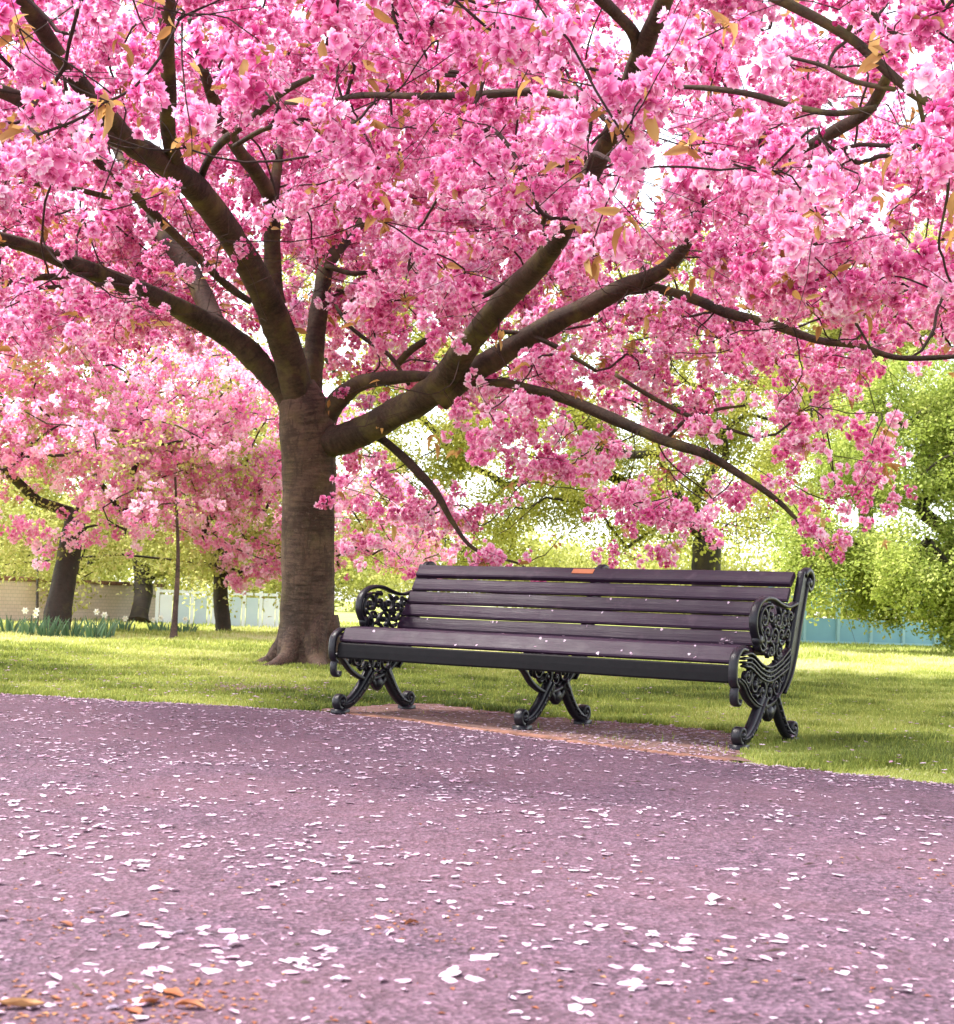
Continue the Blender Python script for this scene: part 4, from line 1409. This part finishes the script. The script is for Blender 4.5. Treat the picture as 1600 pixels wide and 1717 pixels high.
# ------------------------------------------------------------------ daffodils by the left trees
def daffodil(x, y, h, seed, label):
    g = np.random.default_rng(seed)
    root = empty('daffodil_clump', (x, y, 0))
    tag(root, label, 'flowers', 'daffodil clumps in the grass on the left')
    V, Fc, T = [], [], []
    for k in range(34):
        a = g.uniform(0, 2 * PI); r = g.uniform(0, .16); L = h * g.uniform(.6, 1.05)
        b0 = np.array([math.cos(a) * r, math.sin(a) * r, -.01]); tip = b0 + np.array([math.cos(a) * L * .7 * g.random(), math.sin(a) * L * .7 * g.random(), L])
        sd = np.array([-math.sin(a + 1), math.cos(a + 1), 0]) * .012
        n0 = len(V); m_ = (b0 + tip) / 2 + [0, 0, .03]
        V += [b0 - sd, b0 + sd, m_ + sd, m_ - sd, tip]; Fc += [(n0, n0 + 1, n0 + 2), (n0, n0 + 2, n0 + 3), (n0 + 3, n0 + 2, n0 + 4)]
        T += [g.uniform(.2, .8)] * 5
    tri_mesh('leaves', V, Fc, M['daffodil_leaf'], root, {'tone': T})['kind'] = 'stuff'
    for q in range(g.integers(0, 3)):
        V, Fc, T = [], [], []
        a = g.uniform(0, 2 * PI); r = g.uniform(.02, .16)
        c = np.array([math.cos(a) * r, math.sin(a) * r, h * g.uniform(.85, 1.1)])
        f = np.array([g.normal(0, .5), -1, .15]); f /= np.linalg.norm(f)
        u = np.cross(f, [0, 0, 1]); u /= np.linalg.norm(u); v = np.cross(u, f)
        for k in range(6):
            e = 2 * PI * k / 6
            dd = math.cos(e) * u + math.sin(e) * v; ss = -math.sin(e) * u + math.cos(e) * v
            n0 = len(V)
            V += [c, c + dd * .025 + ss * .014, c + dd * .05, c + dd * .025 - ss * .014]; Fc += [(n0, n0 + 1, n0 + 2), (n0, n0 + 2, n0 + 3)]; T += [.8] * 4
        n0 = len(V)
        for k in range(6):
            e = 2 * PI * k / 6; dd = math.cos(e) * u + math.sin(e) * v
            V += [c + dd * .010, c + dd * .016 + f * .03]; T += [.1, .1]
        for k in range(6): Fc += [(n0 + 2 * k, n0 + 2 * ((k + 1) % 6), n0 + 2 * ((k + 1) % 6) + 1), (n0 + 2 * k, n0 + 2 * ((k + 1) % 6) + 1, n0 + 2 * k + 1)]
        tri_mesh('flower', V, Fc, M['daffodil_flower'], root, {'tone': T})
    mb = MB(); mb.tube([(0, 0, 0), (.02, 0, h * .9)], [.006, .005], 5); mb.build('stem', M['daffodil_leaf'], root)


DL = 'daffodil clump %s'
for i, (px, py, h, w_) in enumerate([(14, 1066, .38, 'at the left edge of the lawn'), (48, 1069, .40, 'just left of the dark leaning trunk'), (78, 1070, .40, 'at the foot of the dark leaning trunk'), (122, 1071, .38, 'just right of the dark leaning trunk'),
                                     (158, 1073, .42, 'tall and dark, between the leaning trunk and the sapling'), (178, 1071, .42, 'with pale flowers, nearest the stout trunk'), (205, 1062, .32, 'at the foot of the stout trunk in front of the tan wall'), (268, 1063, .30, 'just left of the lone sapling'), (312, 1064, .30, 'just right of the lone sapling')]):
    p = gnd(px, py)
    daffodil(p[0], p[1], h * .75, 500 + i, DL % w_)

# ------------------------------------------------------------------ fallen petals
def petal_arrays(g, L):
    """one curled petal lying on the ground: 8 triangles"""
    W = L * g.choice([.14, .24, .34, .44, .5]) * g.uniform(.9, 1.1)
    cu = g.uniform(.0, .7) ** 1.8; ro = g.uniform(-.2, .2)
    P = np.array([[-.5, 0, .02], [-.2, .75, .3 * cu], [.25, 1, .55 * cu], [.5, .45, .3 * cu + .06], [.40, 0, .05], [.5, -.45, .3 * cu + .06], [.25, -1, .5 * cu], [-.2, -.75, .3 * cu], [0, 0, 0]])
    P[:, 0] *= L * g.uniform(.8, 1.1); P[:, 1] *= W; P[:, 2] *= L
    P[:, 2] += ro * P[:, 0] * .5
    P[:, 2] -= P[:, 2].min()
    P += np.append(g.normal(0, L * .085, (9, 2)), np.zeros((9, 1)), 1)
    return P


PF = [(8, i, (i + 1) % 8) for i in range(8)]


def joined_petals(name, X, Y, Z, L, seed, parent=None):
    g = np.random.default_rng(seed)
    V, Fc, T = [], [], []
    for x, y, z, l in zip(X, Y, Z, L):
        P = petal_arrays(g, l)
        a = g.uniform(0, 2 * PI); c, s = math.cos(a), math.sin(a)
        Q = np.column_stack([P[:, 0] * c - P[:, 1] * s + x, P[:, 0] * s + P[:, 1] * c + y, P[:, 2] + z + .001])
        n0 = len(V); V += list(Q); Fc += [(n0 + i, n0 + j, n0 + k) for i, j, k in PF]
        T += [g.beta(2.2, 1.4)] * 9
    return tag(tri_mesh(name, V, Fc, M['fallen'], parent, {'tone': T}), kind='stuff')


g = np.random.default_rng(77)
ptm = []
for i in range(16):
    P = petal_arrays(g, .023)
    ptm.append(tri_mesh('fallen_petal', P, PF, M['fallen'], 'unlinked', {'tone': [g.beta(2.5, 1.2)] * 9}))
# positions on the path
m = 18000
d = np.sqrt(g.uniform(1.8 ** 2, 9.3 ** 2, m)); lx_ = g.uniform(-.37, .37, m) * d
okp = d < edge_y(lx_) - .01
nz = soft_noise(lx_, d, .9, 81) * .6 + soft_noise(lx_, d, .28, 82) * .4
near_edge = np.exp(-(edge_y(lx_) - d) / .8)
okp &= g.random(m) < (.26 + .74 * sm(.38, .72, nz)) * (.8 + .4 * near_edge) * (.62 + .38 * (lx_ < 0.4))
X, Y = lx_[okp], d[okp]
extra = g.random(len(X)) < .28          # petals that fell or drifted together
X = np.r_[X, X[extra] + g.normal(0, .016, extra.sum())]; Y = np.r_[Y, Y[extra] + g.normal(0, .016, extra.sum())]
px, py, _ = project(np.column_stack([X, Y, np.zeros(len(X))]))
vis = (px > 4) & (px < 1596) & (py < 1713)
key = np.where(vis, Y, 1e9)
rk = np.argsort(key)
first = rk[:300]; rest = rk[300:]
GPT = 'pale cherry petals fallen on the near part of the path'
for i in first:
    o = ptm[g.integers(0, 16)].copy(); o.name = 'fallen_petal'
    o.location = (X[i], Y[i], .0085); o.rotation_euler = (g.normal(0, .08), g.normal(0, .08), g.uniform(0, 6.28)); o.scale = (g.choice([.55, .85, 1.1, 1.4]) * g.uniform(.85, 1.15),) * 3
    col.objects.link(o)
    tag(o, 'pale pink cherry petal lying loose on the near part of the mauve path', 'petal', GPT)
joined_petals('petal_litter', X[rest], Y[rest], np.full(len(rest), .0085), g.choice([.009, .014, .020, .026], len(rest)) * g.uniform(.8, 1.2, len(rest)), 83)
print('path petals', len(X))
# petals on the bare earth and along the edging, and a sprinkle in the grass
m = 7500
qx = g.uniform(-1.0, 1.6, m); qy = g.uniform(6.0, 9.2, m)
okq = in_poly(np.column_stack([qx, qy]), pad_np)
okq &= g.random(m) < .25 + .75 * sm(-.3, 1.0, qx)
joined_petals('petal_litter', qx[okq], qy[okq], np.full(okq.sum(), .015), g.uniform(.014, .024, okq.sum()), 84)
m = 6000
d = np.sqrt(g.uniform(5.2 ** 2, 15 ** 2, m)); lx_ = g.uniform(-.36, .36, m) * d
okg = (d > edge_y(lx_) + .03) & ~in_poly(np.column_stack([lx_, d]), pad_np) & (g.random(m) < np.exp(-(d - edge_y(lx_)) / 2.2))
joined_petals('petal_litter', lx_[okg], d[okg], g.uniform(.025, .05, okg.sum()), g.uniform(.018, .028, okg.sum()), 85)
wq = wp + g.normal(0, .22, (160, 2))
joined_petals('petal_litter', wq[:, 0], wq[:, 1], np.full(160, .02), g.uniform(.014, .024, 160), 88)
# dense drift against the path's edge
m = 1500
ex = g.uniform(-3.2, 2.4, m); ey = edge_y(ex) - np.abs(g.normal(0, .06, m)) + .01
joined_petals('petal_litter', ex, ey, np.full(m, .009), g.uniform(.010, .020, m), 86)

# rust coloured leaf crumbs, thickest at the lower left
V, Fc, T = [], [], []
for (px, py, nn, sp) in ((262, 1695, 150, .055), (40, 1700, 90, .06), (690, 1560, 45, .05), (130, 1560, 60, .07), (500, 1700, 40, .10), (1000, 1690, 45, .12), (1400, 1640, 30, .12), (850, 1440, 40, .16), (1560, 1480, 25, .1), (200, 1480, 40, .15)):
    p = gnd(px, py)
    for k in range(nn):
        q = p[:2] + g.normal(0, sp, 2) * [1.25, 1.6]
        L = g.uniform(.003, .009); a = g.uniform(0, 6.28); c, s_ = math.cos(a), math.sin(a)
        n0 = len(V)
        for (u, v, z) in ((-L, 0, 0), (0, -L * .5, .0015), (L * .9, .1 * L, 0), (.1 * L, L * .55, .002)):
            V.append((q[0] + u * c - v * s_, q[1] + u * s_ + v * c, .0088 + z))
        Fc += [(n0, n0 + 1, n0 + 2), (n0, n0 + 2, n0 + 3)]
        T += [g.uniform(.2, .9)] * 4
tag(tri_mesh('leaf_crumbs', V, Fc, M['fallen_leaf'], None, {'tone': T}), kind='stuff')

# dark crumbs and bits of twig on the path
V, Fc = [], []
for k in range(420):
    d_ = math.sqrt(g.uniform(1.9 ** 2, 8 ** 2)); x = g.uniform(-.36, .36) * d_
    if d_ > edge_y(x) - .02: continue
    a = g.uniform(0, PI); L = g.uniform(.003, .010) if g.random() < .8 else g.uniform(.012, .03); w_ = g.uniform(.0012, .003)
    c, s = math.cos(a), math.sin(a)
    n0 = len(V)
    for (u, v, z) in ((-L, 0, 0), (0, -w_, 0), (L, 0, .001), (0, w_, 0), (0, 0, w_ * 1.5)):
        V.append((x + u * c - v * s, d_ + u * s + v * c, .0085 + z))
    Fc += [(n0, n0 + 1, n0 + 4), (n0 + 1, n0 + 2, n0 + 4), (n0 + 2, n0 + 3, n0 + 4), (n0 + 3, n0, n0 + 4)]
tag(tri_mesh('debris', V, Fc, M['debris']), kind='stuff')

# fallen leaves at the lower left
def dead_leaf(seed, L, tn):
    """crumpled leaf: a 3 x 7 grid of points curled along and across, with a torn edge"""
    g = np.random.default_rng(seed)
    n, V, Fc = 7, [], []
    bend = g.uniform(-.8, .9); roll = g.uniform(.2, 1.0)
    for i in range(n):
        t_ = i / (n - 1)
        w_ = L * .30 * math.sin(PI * (.06 + .90 * t_)) ** .8
        for j in (-1, -.5, 0, .5, 1):
            ww = w_ * (1 + g.normal(0, .14) * (abs(j) == 1))
            V.append(((t_ - .5) * L + g.normal(0, L * .012), j * ww * math.cos(roll * abs(j)), abs(j) * ww * math.sin(roll * abs(j)) * .6 + L * .10 * math.sin(bend * 3 * t_) + g.normal(0, L * .018)))
    V = np.array(V); V[:, 2] -= V[:, 2].min()
    for i in range(n - 1):
        for j in range(4):
            a = i * 5 + j
            Fc += [(a, a + 1, a + 6), (a, a + 6, a + 5)]
    return tri_mesh('fallen_leaf', V, Fc, M['fallen_leaf'], None, {'tone': np.clip(tn + g.normal(0, .12, len(V)), 0, 1)})


for (px, py, L, tn, a, lab) in [(34, 1700, .062, .95, .4, 'tan curled dead leaf at the lower left corner of the path'),
                                (222, 1708, .042, .35, 2.2, 'rust orange dead leaf, leftmost of the little heap at the bottom of the path'),
                                (250, 1694, .045, .40, 1.1, 'rust orange dead leaf in the middle of the little heap on the path'),
                                (288, 1678, .040, .55, 2.6, 'rust orange dead leaf, topmost of the little heap at the bottom of the path'),
                                (318, 1702, .045, .50, 3.0, 'orange brown dead leaf, rightmost of the little heap at the bottom of the path'),
                                (690, 1558, .030, .25, .7, 'small reddish dead leaf lying alone near the middle of the path'),
                                (1188, 1618, .022, 1.0, 2.0, 'small yellow fallen leaf scrap right of the middle of the path'),
                                (110, 1560, .030, .3, 2.6, 'small reddish brown leaf among petals at the left of the path'),
                                (330, 1660, .024, .6, 1.6, 'small orange brown leaf scrap above the little heap of dead leaves'),
                                (1565, 1450, .030, .9, .6, 'small yellowish leaf scrap at the right side of the path')]:
    p = gnd(px, py)
    o = dead_leaf(int(px), L, tn)
    o.location = (p[0], p[1], .009); o.rotation_euler = (0, 0, a)
    tag(o, lab, 'leaf')

# ------------------------------------------------------------------ petals resting on the bench
def on_bench(x, u, z, ang, k, lab, sc_=.6):
    o = ptm[k % 16].copy(); o.name = 'bench_petal'
    o.location = bw(x, u, z); o.scale = (sc_,) * 3
    o.rotation_euler = Matrix.Rotation(-BYAW, 3, 'Z').to_4x4().to_3x3().__matmul__(Matrix.Rotation(ang, 3, 'X')).__matmul__(Matrix.Rotation(g.uniform(0, 6.28), 3, 'Z')).to_euler()
    col.objects.link(o)
    return tag(o, lab, 'petal', 'small petals resting on the bench')


def face_pt(cu, cz, th, ang, w_off):
    nx = np.array([-math.sin(ang), math.cos(ang)]); ax = np.array([math.cos(ang), math.sin(ang)])
    return np.array([cu, cz]) + nx * (th / 2 + .001) + ax * w_off


for k in range(34):
    (u, z, a, w_) = seat_pts[(0, 0, 0, 1, 1, 2, 3, 4)[k % 8]]
    q = face_pt(u, z, .024, a, g.uniform(-.40, .40) * w_ if k % 8 > 2 else g.uniform(.12, .42) * w_ * (1 if k % 2 else -1))
    on_bench(g.uniform(.08, 2.12), q[0], q[1], a, k, 'tiny pale petal resting on the seat slats of the bench', g.uniform(.45, .75))
for k in range(16):
    i = g.integers(0, 4)
    c = P0 + dirb * (.036 + i * .0805 + .024)
    nrm_b = np.array([-dirb[1], dirb[0]])
    q = c + nrm_b * .012
    on_bench(g.uniform(.2, 2.1), q[0], q[1], angb, k, 'tiny pale petal stuck to a back slat of the bench', g.uniform(.45, .7))
for k in range(9):
    on_bench(g.uniform(.1, 2.1), -.030, .365, 0, k, 'tiny pale petal balanced on the front rail of the bench', g.uniform(.4, .7))
# the white clump near the right arm
V, Fc, T = [], [], []
for k in range(9):
    P = petal_arrays(g, .026)
    a = g.uniform(0, 6.28); c, s = math.cos(a), math.sin(a)
    Q = np.column_stack([P[:, 0] * c - P[:, 1] * s + g.normal(0, .018), P[:, 0] * s + P[:, 1] * c + g.normal(0, .008), P[:, 2] * 1.4 + k * .0025])
    n0 = len(V); V += list(Q); Fc += [(n0 + i, n0 + j, n0 + q) for i, j, q in PF]; T += [1.1] * 9
o = tri_mesh('fallen_blossom', V, Fc, M['fallen'], None, {'tone': T})
q = face_pt(seat_pts[1][0], seat_pts[1][1], .024, seat_pts[1][2], .0)
o.location = bw(2.10, q[0], q[1]); o.rotation_euler = (0, 0, -BYAW)
tag(o, 'white crumpled blossom lying on the bench seat beside the right armrest', 'blossom')

# put the prototypes' own tone randomness to use on single copies as well
bpy.context.view_layer.update()
